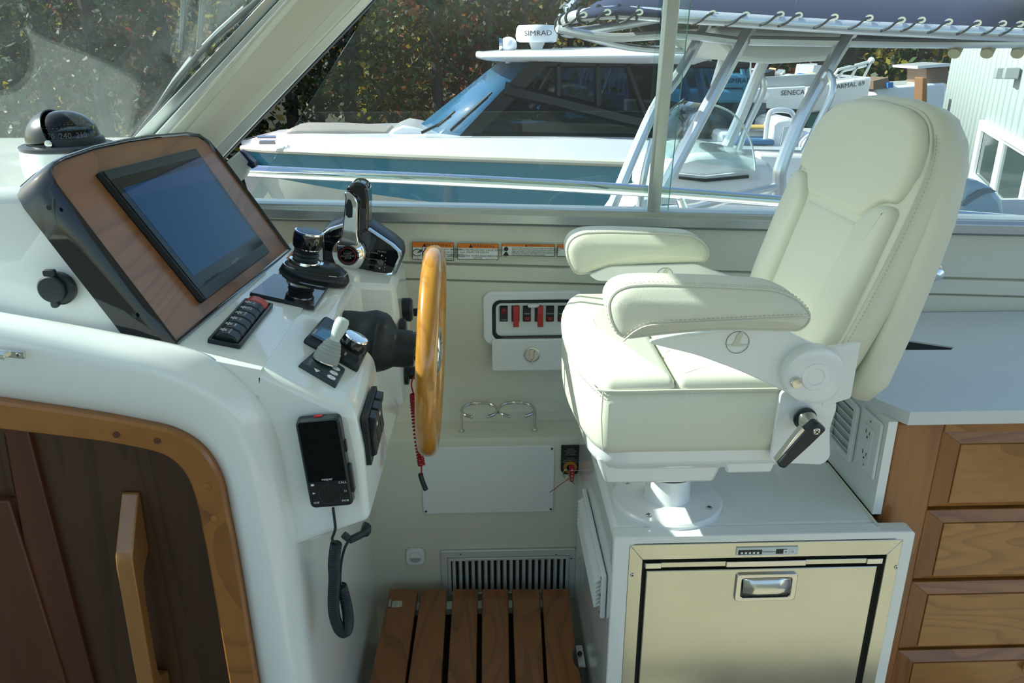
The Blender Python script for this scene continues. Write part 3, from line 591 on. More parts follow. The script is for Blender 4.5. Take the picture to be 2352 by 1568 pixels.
q = at(1222, 814, Y=BY-.024); lf2 = Frame((q[0], BY-.0245, q[2]), (1, 0, 0), (0, 0, 1)); a = M(lf2); a.lathe([(.0195, 0), (.0195, .0025), (.0165, .003), (.016, .0015), (.0005, .0015)], 28); a.build('latch_bezel', STEEL, flap)
a = M(lf2); a.prism(rrect(.011, .024, .002, 3, -.001, .002), .0018, .006); a.build('latch_handle', STEEL, flap, bevel=.0008)
a = M(lf2); a.box(.006, 0, .006, .003, .018, .003); a.cyl((0, -.012, .006), (0, -.022, .008), .0014, 8); a.build('key', STEEL, flap)
# ------------------------------------------------------------------ slatted footrest
t = thing('slatted_footrest', (-.02, 1.55, 0), 'hinged footrest of six varnished cherry slats between console and seat box', 'footrest')
SZ = .21
edges = [((895, 960), (858-10, 938-8)), ((968, 1027), (944-8, 1022-8)), ((1040, 1098), (1030-3, 1098-4)), ((1107, 1168), (1106, 1170)), ((1176, 1240), (1184, 1248+2)), ((1244, 1307), (1258, 1338+2))]
for k, ((l, r), (lf_, rf_)) in enumerate(edges):
    pl, pr_ = at(l, 1351, Z=SZ), at(r, 1351, Z=SZ); ql, qr = at(lf_, 1568, Z=SZ), at(rf_, 1568, Z=SZ)
    # extend towards the camera
    el, er = ql+(ql-pl)*.35, qr+(qr-pr_)*.35
    pts = [pl[:2], pr_[:2]]
    if k == 5:
        n1, n2, n3, n4 = at(1321, 1478, Z=SZ), at(1315, 1485, Z=SZ), at(1318, 1522, Z=SZ), at(1330, 1535, Z=SZ)
        pts += [n1[:2], n2[:2], n3[:2], n4[:2]]
    pts += [er[:2], el[:2]]
    a = M(); a.prism([tuple(p) for p in pts], SZ-.022, SZ); a.build('slat', CHERRYY, t, bevel=.004, seg=3)
a = M(); a.box(-.025, 1.52, SZ-.075, .45, .44, .05); a.build('gap_shade_box', mat('slat_gap_shade', (.012, .012, .011), .8), t)  # near-black box added to stand for the shade between the slats
for y, nm in ((1.715, 'bearer'), (1.36, 'bearer')):
    a = M(); a.box(-.025, y, SZ-.032, .44, .03, .018); a.build(nm, ALUW, t)
hp_ = at(912, 1388, Z=SZ); hf = Frame(hp_, (1, 0, 0), (0, 1, 0))
a = M(hf); a.prism(rrect(.026, .026, .003), 0, .0018); hl = a.build('hinge_leaf', STEEL, t)
for y in (-.007, .007): a = M(hf); a.lathe([(.0025, .0018), (.001, .0028)], 10, .004, y); a.build('hinge_screw', CHROME, hl)
a = M(hf); a.cyl((-.018, -.014, .002), (-.018, .014, .002), .004, 10); a.build('hinge_pin', STEEL, t)
q = at(1326, 1499, Z=SZ-.02); a = M(); a.box(q[0]+.008, q[1], SZ-.03, .016, .07, .003); a.build('catch_plate', ALUW, t)
a = M(); a.sphere((q[0]+.006, q[1], SZ-.022), .006, n=10, m=6); a.build('catch_button', BPLAS, t)
# ================================================================== helm console
con = thing('helm_console', (-.4, 1.45, 0), 'white moulded helm console with a sloping dash', 'helm console')
PB = V(-.447, 1.099, 1.148); PF = Frame(PB, V(.031, .581, -.013), V(-.15, .046, .236))      # instrument pod plane
def pl(u, v): d = onpl(u, v, PF.o, PF.z)-PF.o; return (d@PF.x, d@PF.y)
outpx = [(400, 783), (330, 690), (215, 540), (130, 428), (116, 402), (122, 384), (145, 370), (215, 345), (290, 328), (360, 317), (425, 311), (455, 314), (476, 328), (500, 356), (580, 462), (662, 575)]
OUT = [pl(u, v) for u, v in outpx]
oc = np.mean(OUT, axis=0)
def scl(poly, k, dy=0): return [(oc[0]+(x-oc[0])*k, oc[1]+(y-oc[1])*k+dy) for x, y in poly]
def off(poly, d):
    return inset(poly, -d)
# white riser behind the pod
low = [(OUT[-1][0], -.14), (OUT[0][0]-.004, -.14)]
rp = off(OUT, -.003)+[(OUT[-1][0]-.004, -.012), (OUT[0][0]+.004, -.012)]
a = M(PF); n = len(rp); rings = []
for z in (-.05, -.10, -.2, -.36, -.55):
    rr_w = [PF.pt(x, y, z) for x, y in rp]; rings.append([V(p[0], p[1], max(p[2], 1.115+.10*max(0, -.43-p[0]))) for p in rr_w])
a.fr = W0; a.loft(rings); a.build('riser', GEL, con, angle=40)
a = M(); a.box(-.83, 1.46, 1.30, .46, .66, .12); a.build('dash_top', GEL, con, bevel=.02)
# dash, stations along Y
def st(y, prof): return [(x, y, z) for x, z in prof]
def prof(p1, p2, p3, p4, zb): return [(-.335, 1.1176), p1, p2, p3, p4, (-.30, zb-.045), (-.335, zb-.045)]
near = lambda zb: prof((-.315, 1.113), (-.192, 1.043), (-.184, .98), (-.180, zb), zb)
pock = lambda zb: prof((-.315, 1.110), (-.262, 1.097), (-.254, .95), (-.180, zb), zb)
far = lambda zb: prof((-.315, 1.113), (-.184, 1.083), (-.176, .98), (-.178, zb), zb)
a = M(); a.loft([st(1.066, near(.862)), st(1.30, near(.842)), st(1.335, pock(.838)), st(1.560, pock(.815)), st(1.592, far(.812)), st(1.795, far(.79))])
a.build('dash', GEL, con, bevel=.012, seg=4, angle=50)
a = M(); a.loft([[(-.56, y, 1.085), (-.326, y, 1.075), (-.318, y, 1.1142), (xb, y, 1.1142-.232*(xb+.318)), (xb-.03, y, 1.11), (-.56, y, 1.10)] for y, xb in ((1.066, -.450), (1.795, -.420))]); a.build('dash_shelf', GEL, con, bevel=.0004)
P = [at(u, v, Y=1.072) for u, v in ((375, 815), (461, 830), (571, 852), (605, 858), (716, 912), (790, 960), (790, 1205), (728, 1235), (690, 1245), (655, 1100), (625, 980), (575, 905), (500, 838))]; a = M(); a.loft([P, [p+V(0, .02, 0) for p in P]]); a.build('inboard_panel', GEL, con)
a = M(); a.box(-.317, 1.435, .40, .034, .72, .85); a.build('lower_console', GEL, con, bevel=.01, seg=3)
# ------------------------------------------------------------------ companionway surround
def curve(px, Y):
    px = [(px[0][0]-(px[1][0]-px[0][0])*2.6, px[0][1]-(px[1][1]-px[0][1])*2.6)]+list(px); return spline([at(u, v, Y=Y) for u, v in px], 5)
c0 = [(-260, 668), (0, 713), (200, 748), (430, 792), (520, 835), (590, 895), (640, 975), (668, 1100), (700, 1300), (728, 1568), (770, 1900)]
c1 = [(-260, 676), (0, 721), (200, 757), (420, 806), (507, 852), (572, 913), (615, 990), (645, 1100), (678, 1300), (710, 1568), (752, 1900)]
c2 = [(-260, 702), (0, 747), (200, 791), (330, 818), (442, 860), (520, 912), (573, 990), (605, 1100), (640, 1300), (678, 1568), (722, 1900)]
c2b = [(-260, 720), (0, 767), (200, 808), (330, 834), (432, 872), (508, 924), (560, 1000), (592, 1104), (628, 1300), (667, 1568), (712, 1900)]
c3 = [(-260, 790), (0, 832), (200, 864), (330, 888), (418, 918), (488, 966), (538, 1040), (568, 1130), (598, 1300), (638, 1568), (685, 1900)]
c4 = [(-260, 884), (0, 921), (200, 950), (312, 970), (405, 992), (470, 1035), (508, 1100), (525, 1180), (548, 1300), (592, 1568), (646, 1900)]
c6 = [(-260, 948), (0, 984), (200, 1008), (285, 1021), (375, 1043), (425, 1085), (452, 1150), (466, 1220), (482, 1300), (528, 1568), (585, 1900)]
a = M(); back = [p+V(0, .10, -.07) for p in curve(c0, 1.078)]
a.grid([back, curve(c0, 1.078), curve([((x+z)/2-1, (y+w)/2-1) for (x, y), (z, w) in zip(c0, c1)], 1.062), curve(c1, 1.050), curve(c2, 1.030), curve(c2b, 1.024), curve(c3, 1.018), curve(c4, 1.030), curve(c4, 1.07)])
a.build('doorway_surround', GEL, con, angle=60, sub=1)
tr = sthing('trim_companionway', at(300, 1000, Y=1.03))
oo, ii = spline([at(u, v, Y=1.026) for u, v in [(-936, 788)]+c4], 6), spline([at(u, v, Y=1.030) for u, v in [(-936, 854)]+c6], 6)
def piece(i0, i1):
    a = M(); R = []
    for k in range(i0, i1+1):
        o, i = oo[k], ii[k]; R.append([o+V(0, .012, 0), o, o*.93+i*.07+V(0, -.005, 0), i*.92+o*.08+V(0, -.004, 0), i, i+V(0, .035, 0), o+V(0, .035, 0)])
    a.loft(R); return a.build('trim_piece', TEAK, tr, angle=30)
piece(0, 24); piece(24, 47); piece(47, 66)
for u, v in ((267, 998), (361, 1012), (476, 1117), (492, 1190)):
    a = M(Frame(at(u, v, Y=1.0225), (1, 0, 0), (0, 0, 1))); a.lathe([(.0047, -.004), (.0047, .001), (.0042, .0014), (.0002, .0014)], 16); a.build('bung', REDWOOD if u < 470 else CHERRYX, tr)
dr1 = sthing('door_1', at(250, 1400, Y=1.13))
DYY = 1.13
def dpoly(px, Y, d, name, m, **k):
    P = [at(u, v, Y=Y) for u, v in px]; a = M(); a.loft([P, [p+V(0, d, 0) for p in P]]); return a.build(name, m, dr1, **k)
dpoly([(40, 940), (560, 1000), (680, 1900), (300, 1900)], DYY, .02, 'door_panel', SHADEWOOD)
dpoly([(-40, 930), (62, 960), (66, 1000), (215, 1568), (300, 1900), (190, 1900), (110, 1568), (10, 1000)], DYY-.012, .02, 'stile', REDWOOD, bevel=.003)
dpoly([(-940, 840), (-2, 930), (12, 1000), (112, 1568), (190, 1900), (-940, 1900)], DYY-.002, .02, 'stile', SHADEWOOD, bevel=.003)
dpoly([(-940, 1150), (20, 1150), (150, 1568), (190, 1700), (-940, 1900)], DYY-.018, .02, 'stile', REDWOOD, bevel=.003)
# grab handle: profile in the plane that holds the handle and the door normal
hb = M(); H0, H1 = at(302, 1128, Y=DYY), at(420, 1850, Y=DYY); up = unit(H0-H1); L = np.linalg.norm(H1-H0); hf = Frame(H1, up, V(0, -1, 0))
s = lambda t: L*t
bar = [(L, 0), (L, .006), (s(.90), .050), (s(.88), .058), (s(.85), .061), (s(.5), .062), (s(.05), .062), (0, .05), (0, .0)]
inner = [(s(.84), 0), (s(.815), .022), (s(.79), .033), (s(.74), .036), (s(.53), .036), (s(.50), .030), (s(.475), .0)]
poly = [(L, 0)]+[(x, y) for x, y in bar[1:-1]]+[(0, 0), (s(.38), 0), (s(.36), .0)]+[(x, y) for x, y in [(s(.475), 0), (s(.50), .030), (s(.53), .036), (s(.74), .036), (s(.79), .033), (s(.815), .022), (s(.84), 0)]]
poly = [(L, 0), (L, .006), (s(.90), .050), (s(.88), .058), (s(.85), .061), (s(.05), .061), (0, .05), (0, 0), (s(.475), 0), (s(.50), .030), (s(.53), .036), (s(.74), .036), (s(.79), .033), (s(.815), .022), (s(.84), 0)]
hb.fr = hf; hb.prism(poly, -.0135, .0135); hb.build('grab_handle', wood('handle_wood', (.16, .06, .015), (.42, .19, .05), scl=(1, 1, .08), wscale=8, dist=3, rough=.22, coat=.8), dr1, bevel=.010, seg=4, angle=50)

# ------------------------------------------------------------------ instrument pod
pod = thing('instrument_pod', PF.pt(.29, .1, -.1), 'wood veneer instrument panel in a black gloss hood on the dash', 'instrument panel')
a = M(PF)
o1 = off(OUT, .006); cl = lambda p: p
rings = []
for z, d in ((-.058, .002), (-.056, .006), (-.03, .0075), (.003, .0065), (.0055, .004), (.0045, .001), (-.004, -.0015)): rings.append([(*p, z) for p in off(OUT, d)])
a.loft(rings, cap=False); a.build('hood', BLACK, pod, angle=60)
a = M(PF); a.prism(off(OUT, .0), -.02, -.0005); a.build('veneer_panel', PODWOOD, pod)
for u, v in ((112, 477), (308, 726)):
    p = at(u, v, Y=1.093); q = np.array(pl(u, v))
    d = p-PF.o; fx_ = Frame(p, PF.y, -PF.z); screw(Frame(onpl(u, v, PF.pt(*OUT[0], 0)-PF.x*.009, unit(PF.x)), -PF.z, PF.y), .0035, pod, BPLAS)
# chartplotter
mon = thing('chartplotter', PF.pt(.3, .1, 0), 'large black chartplotter with a screen painted sky-reflection blue on the wood panel', 'chartplotter')
mp = [pl(u, v) for u, v in ((460, 699), (610, 587), (438, 347), (217, 401))]
mc = np.mean(mp, axis=0); sh = lambda k: [tuple(mc+(np.array(p)-mc)*k) for p in mp]
a = M(PF); a.prism(sh(1.0), -.001, .012, scale=.99); a.build('housing', BPLAS, mon, bevel=.003)
def q4(t0, t1, e=.0):  # strip of the face between fractions of the height (0 bottom)
    A, B, Cc, D = [np.array(p) for p in sh(.985)]
    l = lambda t: A+(D-A)*t; r = lambda t: B+(Cc-B)*t
    return [tuple(l(t0)+(r(t0)-l(t0))*e), tuple(r(t0)-(r(t0)-l(t0))*e), tuple(r(t1)-(r(t1)-l(t1))*e), tuple(l(t1)+(r(t1)-l(t1))*e)]
a = M(PF); a.prism(q4(.085, .925), .0118, .0128); a.build('screen_glass', BSCREEN, mon)
a = M(PF); a.prism(q4(.17, .86, .045), .0128, .0131); a.build('display', SKYSCR, mon)
for t0, t1 in ((.0, .08), (.93, 1.0)): a = M(PF); a.prism(q4(t0, t1), .0118, .0132); a.build('bezel_strip', BPLAS, mon, bevel=.001)
g = pl(527, 607); lettering([('GARMIN', PF.at(g[0], g[1], .0133), .0085, dict(sx=1.2))], mat('faint_print', (.35, .38, .36), .5), mon)
# ------------------------------------------------------------------ compass
cz0 = 1.378; C0 = V(-.705, 1.425, cz0); cf = Frame(C0, (1, 0, 0), (0, 1, 0))
t = thing('compass', C0, 'black domed marine compass on top of the dash', 'compass')
a = M(cf); a.lathe([(.078, -.03), (.074, .0), (.070, .003)], 36); a.build('pedestal', GEL, t)
a = M(cf); a.lathe([(.074, .002), (.075, .007), (.070, .010), (.060, .011), (.056, .020), (.053, .022)], 36); a.build('base_ring', BPLAS, t)
a = M(cf); a.sphere((0, 0, .021), .0525, .0525, .043, n=28, m=12, bot=.02); a.build('dome', glass('smoked_dome', (.42, .46, .48), refl=1.0), t)
a = M(cf); a.lathe([(.047, .014), (.047, .034), (.044, .035), (.0005, .038)], 32); card = a.build('card', BSCREEN, t)
items = []
for k, s_ in enumerate(('150', '180', '210', '240', '270', '300')):
    th = math.radians(-18+30*k-6); d = V(math.cos(th), -math.sin(th), 0); items.append((s_, Frame(C0+d*.0475+V(0, 0, .026), V(math.sin(th), math.cos(th), 0), V(0, 0, 1)), .0125))
lettering(items, PRINT, t)
a = M(cf)
for k in range(40): th = 2*math.pi*k/40; a.box(.040*math.cos(th), .040*math.sin(th), .0375, .002, .002, .0008)
a.build('card_ticks', PRINT, t)
a = M(cf); a.box(.049, -.004, .030, .0015, .0015, .018); a.build('lubber_line', mat('yellow_line', (.65, .55, .12), .5), t)
a = M(cf); rows = []
for R in (.0605, .0585):
    pass
N_ = 18
def vis(R): return [[(R*math.sin(b)*math.cos(g), R*math.cos(b)*1.0, .018+R*.82*math.sin(b)*math.sin(g)) for g in np.linspace(math.radians(112), math.radians(188), 12)] for b in np.linspace(.03, math.pi-.03, N_)]
o_, i_ = vis(.0625), vis(.0600)
a.loft([list(r)+list(reversed(q)) for r, q in zip(o_, i_)]); a.build('visor', BPLAS, t, angle=50)
for s_ in (-1, 1): a = M(Frame(C0+V(.0, s_*.062, .016), (1, 0, 0), (0, 0, 1) if s_ < 0 else (0, 0, -1))); a.lathe([(.006, -.002), (.006, .002), (.003, .003), (.0003, .0026)], 16); a.build('pivot_screw', STEEL, t)
# 12 V socket with a rubber cap
p = onpl(133, 657, PF.pt(OUT[1][0], OUT[1][1], -.1), PF.x); f12 = Frame(p-PF.x*.004, V(1, 0, 0)-PF.x*PF.x[0], V(0, 0, 1))
t = thing('power_socket', p, 'round black accessory socket with a rubber cap on the side of the dash riser', 'socket')
a = M(f12); a.lathe([(.0235, -.004), (.0235, .003), (.021, .005)], 28, .004, -.002); a.build('flange', BPLAS, t)
a = M(f12); a.lathe([(.0195, .003), (.0195, .009), (.017, .011), (.0003, .011)], 28, -.003, -.001); a.build('cap', BSOFT, t)
a = M(f12); a.prism(rrect(.017, .010, .003, 3, -.002, .022), .002, .009); a.build('cap_hinge', BSOFT, t, bevel=.001); a = M(f12); a.prism(rrect(.011, .010, .004, 3, -.003, -.0235), .002, .009); a.build('cap_tab', BSOFT, t, bevel=.001)
# chrome catch at the left edge
p = at(24, 810, Y=1.014); f = Frame(p, (1, 0, -.12), (0, 0, 1)); t = thing('door_catch', p, 'small chrome sliding catch on the surround above the cabin door', 'catch')
a = M(f); a.box(-.004, 0, .002, .048, .0105, .005); a.build('catch_plate', STEEL, t, bevel=.001)
a = M(f); a.box(-.012, -.001, .008, .022, .008, .010); a.build('bolt', CHROME, t, bevel=.001)
screw(f.at(.012, 0, .004), .0032, t)

# ------------------------------------------------------------------ dash top things
NA = unit(V(.23, 0, 1)); OA = V(-.44, 1.3, 1.143)
FA = lambda u, v, h=0: Frame(onpl(u, v, OA, NA)+NA*h, V(0, 1, 0), np.cross(NA, V(0, 1, 0)))
NB = unit(V(.070, 0, .123)); OB = V(-.255, 1.2, 1.0785)
FBf = lambda u, v, h=0: Frame(onpl(u, v, OB, NB)+NB*h, V(0, 1, 0), np.cross(NB, V(0, 1, 0)))
def quad(px, o, n, f): return [((onpl(u, v, o, n)-f.o)@f.x, (onpl(u, v, o, n)-f.o)@f.y) for u, v in px]
# rocker switch panel
f = FA(552, 745); Q = quad([(462, 787), (545, 797), (634, 706), (572, 692)], OA, NA, f)
ys = (Q[0][0]+Q[1][0])/2, (Q[2][0]+Q[3][0])/2; xs = (Q[0][1]+Q[3][1])/2, (Q[1][1]+Q[2][1])/2
t = thing('rocker_switch_panel', f.o, 'bank of black rocker switches with one red switch on the dash', 'switch panel')
cx_, cy_ = (ys[0]+ys[1])/2, (xs[0]+xs[1])/2; w_, h_ = ys[1]-ys[0], abs(xs[1]-xs[0])
a = M(f); a.ring(rrect(w_, h_, .003, 3, cx_, cy_), rrect(w_-.008, h_-.008, .002, 3, cx_, cy_), -.001, .006); a.prism(rrect(w_-.007, h_-.007, .002, 3, cx_, cy_), -.001, .001); a.build('panel_frame', BPLAS, t, bevel=.001)
pit = (w_-.014)/7
rk_txt = ['ANCHOR', 'BOND', 'ACC', 'WASHER', 'INSTR\nLIGHT', 'WASH', 'HORN']
for k in range(7):
    x0 = cx_-w_/2+.010+pit*k; a = M(f); hl = h_/2-.006; R = []
    for s_ in (0, 1):
        x = x0+s_*(pit*.92); sc_ = 1
        R.append([(x, cy_-hl, .000), (x, cy_-hl, .006), (x, cy_-hl*.6, .0125), (x, cy_, .0155), (x, cy_+hl*.55, .0155), (x, cy_+hl*.95, .010), (x, cy_+hl, .000)])
    a.loft(R); rk = a.build('rocker', REDSOFT if k == 6 else BPLAS, t, bevel=.0022, seg=3)
    if k < 6:
        lettering([(rk_txt[k], f.at(x0+pit*.46, cy_-.002, .0160), .0042)], PRINT, rk)
        b = M(f); ic = (x0+pit*.46, cy_+hl*.45)
        b.ring(circle(.0030, 10, *ic), circle(.0021, 10, *ic), .0160, .0165)
        for j in range(6): th = j*math.pi/3; b.box(ic[0]+.0045*math.cos(th), ic[1]+.0045*math.sin(th), .0162, .0016, .0016, .0006)
        b.build('symbol', PRINT, rk)
# flat touch display
f = FA(668, 675); Q = quad([(572, 679), (721, 712), (757, 658), (628, 635)], OA, NA, f)
t = thing('engine_display', f.o, 'flat black glass engine display lying on the dash before the joystick', 'display')
c_ = np.mean(Q, axis=0); Qs = lambda k: [tuple(c_+(np.array(q)-c_)*k) for q in Q]
a = M(f); a.prism(Qs(1), -.001, .006, scale=.99); a.build('housing', BPLAS, t, bevel=.002)
a = M(f); a.prism(Qs(.985), .006, .0068); a.build('glass_face', BLACK, t)
# joystick
f = FA(722, 636); t = thing('docking_joystick', f.o, 'black docking joystick with a chrome-ringed knob on the dash', 'joystick')
def sup(rx, ry, z, cx=0, cy=0, n=36, e=2.6):
    r = []
    for i in range(n):
        th = 2*math.pi*i/n; c, s_ = math.cos(th), math.sin(th); r.append((cx+rx*math.copysign(abs(c)**(2/e), c), cy+ry*math.copysign(abs(s_)**(2/e), s_), z))
    return r
# local x = Y (far), local y = forward; long axis along local y
def egg(rx, ry, z, dy=0): return sup(rx, ry, z, 0, dy)
a = M(f); a.loft([egg(.040, .066, -.002), egg(.042, .068, .004), egg(.040, .064, .014), egg(.036, .060, .018)]); a.build('base', BPLAS, t, angle=40)
a = M(f); a.loft([egg(.0365, .0605, .0175), egg(.037, .061, .0195), egg(.0355, .0595, .0195), egg(.0350, .0590, .0180)], cap=False); a.build('chrome_line', CHROME, t)
a = M(f); a.loft([egg(.036, .060, .018), egg(.034, .056, .023), egg(.026, .046, .029)]); a.build('top_shell', BPLAS, t, angle=40)
ky = .022
a = M(f); a.lathe([(.031, .026), (.030, .031), (.0275, .032)], 28, 0, ky); a.build('collar', CHROME, t)
a = M(f); a.lathe([(.027, .028), (.0235, .033), (.026, .036), (.023, .040), (.0255, .043), (.0225, .047), (.024, .050), (.020, .054)], 28, 0, ky); a.build('bellows', BSOFT, t)
a = M(f); a.lathe([(.020, .054), (.0255, .055), (.0255, .0575)], 28, 0, ky); a.build('knob_band', CHROME, t)
a = M(f); a.lathe([(.0275, .0575), (.029, .068), (.0285, .082), (.0275, .085)], 32, 0, ky); a.build('knob', BLACK, t)
a = M(f); a.lathe([(.0275, .085), (.0272, .0885), (.0245, .089)], 32, 0, ky); a.build('knob_rim', CHROME, t)
a = M(f); a.lathe([(.0245, .088), (.024, .0895), (.0003, .0905)], 28, 0, ky); a.build('knob_cap', mat('navy_cap', (.008, .02, .05), .25), t)
a = M(f)
a.prism(rrect(.03, .032, .006, 3, -.0, -.034), .0245, .0262); a.build('keypad', BLACK, t)
a = M(f); a.prism(rrect(.02, .014, .003, 3, .0, -.006), .0275, .030); a.build('badge', CHROME, t)
# small orange sticker behind the joystick
q = FA(672, 587, .0006); t = tag(bpy.data.objects.new('x', None), None) if False else None
a = M(q); a.box(0, 0, 0, .05, .014, .0006); st_ = a.build('dash_sticker', ORANGE, label='small orange warning label on the dash by the wood panel', cat='sticker')
lettering([('WARNING', q.at(0, 0, .0006), .008)], DPRINT, st_)
# ------------------------------------------------------------------ throttle
TY = 1.655
TF = Frame(at(803, 580, Y=TY), (1, 0, 0), (0, 0, 1))
def tl(px, Y=TY): return [((at(u, v, Y=Y)-TF.o)@TF.x, (at(u, v, Y=Y)-TF.o)@TF.y) for u, v in px]
t = thing('throttle_control', at(820, 625, Y=TY), 'black and chrome engine throttle lever on the far side of the dash', 'throttle')
bp = tl([(738, 602), (735, 548), (742, 534), (757, 524), (790, 513), (822, 513), (850, 525), (905, 562), (922, 578), (925, 592), (907, 632), (890, 634), (800, 620)])
bc = np.mean(bp, axis=0); bs = lambda k, dy=0: [tuple(bc+(np.array(p)-bc)*k+np.array([0, dy])) for p in bp]
a = M(TF); a.loft([[(*p, z) for p in bs(k, dy)] for k, z, dy in ((.97, -.075, .006), (1.0, -.068, .006), (1.03, -.04, .004), (1.02, -.012, .001), (1.0, -.008, 0))]); a.build('housing', BPLAS, t, angle=30, bevel=.002)
a = M(TF); a.loft([[(*p, z) for p in bs(k)] for k, z in ((1.0, -.009), (1.0, -.003), (.95, .003), (.90, .002), (.90, -.006))], cap=False); a.build('chrome_rim', CHROME, t, angle=30)
a = M(TF); a.prism(bs(.91), -.009, .0005); a.build('face_plate', BLACK, t)
a = M(TF); a.lathe([(.037, 0), (.036, .010), (.031, .018), (.022, .022), (.020, .0215)], 36); a.build('hub', CHROME, t)
a = M(TF); a.lathe([(.0205, .020), (.0205, .0235), (.0195, .0245), (.0003, .0245)], 32); a.build('hub_button', BLACK, t)
a = M(TF); a.ring(circle(.0170, 32), circle(.0158, 32), .0245, .0250); a.build('red_ring', mat('red_ring', (.35, .02, .03), .4), t)
lettering([('START', TF.at(0, .004, .0252), .0058), ('ALL ENGINES', TF.at(0, -.0008, .0252), .0048), ('STOP', TF.at(0, -.0056, .0252), .0058)], mat('dim_print', (.30, .31, .30), .5), t)
lv = tl([(778, 560), (788, 535), (797, 450), (794, 441), (797, 436), (806, 437), (820, 449), (825, 462), (824, 535), (829, 560)])
a = M(TF); a.loft([[(*p, z) for p in lv] for z in (.006, .022)]); lev = a.build('lever', CHROME, t, bevel=.005, seg=3)
a = M(TF); a.prism(tl([(798, 466), (803, 452), (810, 456), (814, 470), (813, 494), (804, 495), (798, 488)]), .0225, .0235); a.build('trim_switch', BPLAS, lev, bevel=.0006)
a = M(TF); a.prism(tl([(795, 545), (800, 498), (812, 498), (811, 545)]), .0222, .0228); a.build('lever_inlay', CHROME, lev)
a = M(TF); gp = tl([(795, 437), (800, 425), (815, 416), (834, 418), (846, 430), (848, 455), (848, 528), (822, 535), (825, 460), (815, 443)], TY)
a.loft([[(*p, z) for p in gp] for z in (-.052, .012)]); a.build('grip', BLACK, t, bevel=.006, seg=3)
lettering([(s_, Frame(at(u, v, Y=TY-.0012), (1, 0, -.12), (0, .0, 1)), sz) for s_, u, v, sz in (('1 LEVER', 858, 581, .0052), ('TRANSFER', 856, 596, .0048), ('THROTTLE', 855, 610, .0048), ('ONLY', 855, 615, .0048), ('PROFILE', 877, 578, .0050), ('ACTIVE', 874, 601, .0044), ('TRIM', 874, 605, .0044))], mat('dim_print', (.30, .31, .30), .5), t)
for u, v in ((858, 587), (856, 601), (854, 614)): a = M(Frame(at(u, v, Y=TY-.0006), (1, 0, -.12), (0, 0, 1))); a.prism(rrect(.013, .010, .001, 2), 0, .0006); a.build('key', BSCREEN, t)
a = M(Frame(at(874, 603, Y=TY-.0006), (1, 0, -.12), (0, 0, 1))); a.prism(circle(.007, 20), 0, .0005); a.build('key', mat('grey_key', (.06, .07, .07), .4), t)
a = M(TF)
for k in range(5): q = tl([(886-k*.8, 592+k*7)])[0]; a.lathe([(.0008, .0008), (.0008, .0013)], 8, *q)
for s_, (u, v) in ((1, (877, 586)), (-1, (872, 616))): q = tl([(u, v)])[0]; a.prism([(q[0]-.002, q[1]-.002*s_), (q[0]+.002, q[1]-.002*s_), (q[0], q[1]+.002*s_)], .0008, .0012)
a.build('indicator', PRINT, t)
# ------------------------------------------------------------------ bow thruster joystick
f = FBf(738, 850); Q = quad([(683, 842), (770, 893), (791, 856), (723, 808)], OB, NB, f)
t = thing('thruster_joystick', f.o, 'grey rubber thruster joystick on a dark square plate', 'joystick')
c_ = np.mean(Q, axis=0); Qs = lambda k: [tuple(c_+(np.array(q)-c_)*k) for q in Q]
dgrey = mat('slate_plastic', (.022, .042, .046), .4)
a = M(f); a.prism(Qs(1), -.001, .008, scale=.95); a.build('plate', dgrey, t, bevel=.002)
q = onpl(742, 838, OB, NB)+NB*.008; jd = unit(NB+V(-.05, .18, .05)); jf = Frame(q, np.cross(V(0, 1, 0), jd), V(0, 1, 0))
jf = Frame(q, V(0, 1, 0)-jd*jd[1], np.cross(jd, V(0, 1, 0)-jd*jd[1]))
a = M(jf); a.lathe([(.0215, 0), (.0215, .002)], 28); a.build('chrome_ring', STEEL, t)
a = M(jf); a.lathe([(.0205, .001), (.0200, .008), (.0185, .015), (.0192, .016), (.0165, .020), (.0172, .021), (.0145, .0255), (.0152, .0265), (.0125, .031), (.0130, .032), (.0095, .036)], 28); a.build('boot', GREYP, t)
a = M(jf); a.lathe([(.0085, .034), (.0080, .040), (.0100, .050), (.0112, .060), (.0108, .068), (.0088, .0725), (.0003, .0745)], 24); a.build('stick', LGREY, t)
b3 = [(758, 869), (766, 857), (772, 847)]
for k, (u, v) in enumerate([(761, 867), (766.5, 857), (771.5, 846.5)]):
    bq = onpl(u, v, OB+NB*.008, NB); ff_ = Frame(bq, V(0, 1, 0), np.cross(NB, V(0, 1, 0))); a = M(ff_); a.prism(circle(.0052, 20, 0, 0, .0068), 0, .0012); bo = a.build('button', WPLAS, t)
    lettering([(('ON', 'ON', 'OFF')[k], ff_.at(0, 0, .0014), .0042)], mat('grey_print', (.34, .36, .35), .6), bo)
bq = onpl(713, 831, OB+NB*.0082, NB); ff_ = Frame(bq, V(0, 1, 0), np.cross(NB, V(0, 1, 0))); lettering([('SLEIPNER', ff_, .0064, dict(sx=.95))], mat('grey_print', (.34, .36, .35), .6), t)
bq = onpl(728, 850, OB+NB*.0082, NB); ff_ = Frame(bq, V(0, 1, 0), np.cross(NB, V(0, 1, 0))); a = M(ff_); a.prism([(-.007, 0), (.002, -.005), (.002, .005)], 0, .0005); a.build('arrow_mark', PRINT, t)
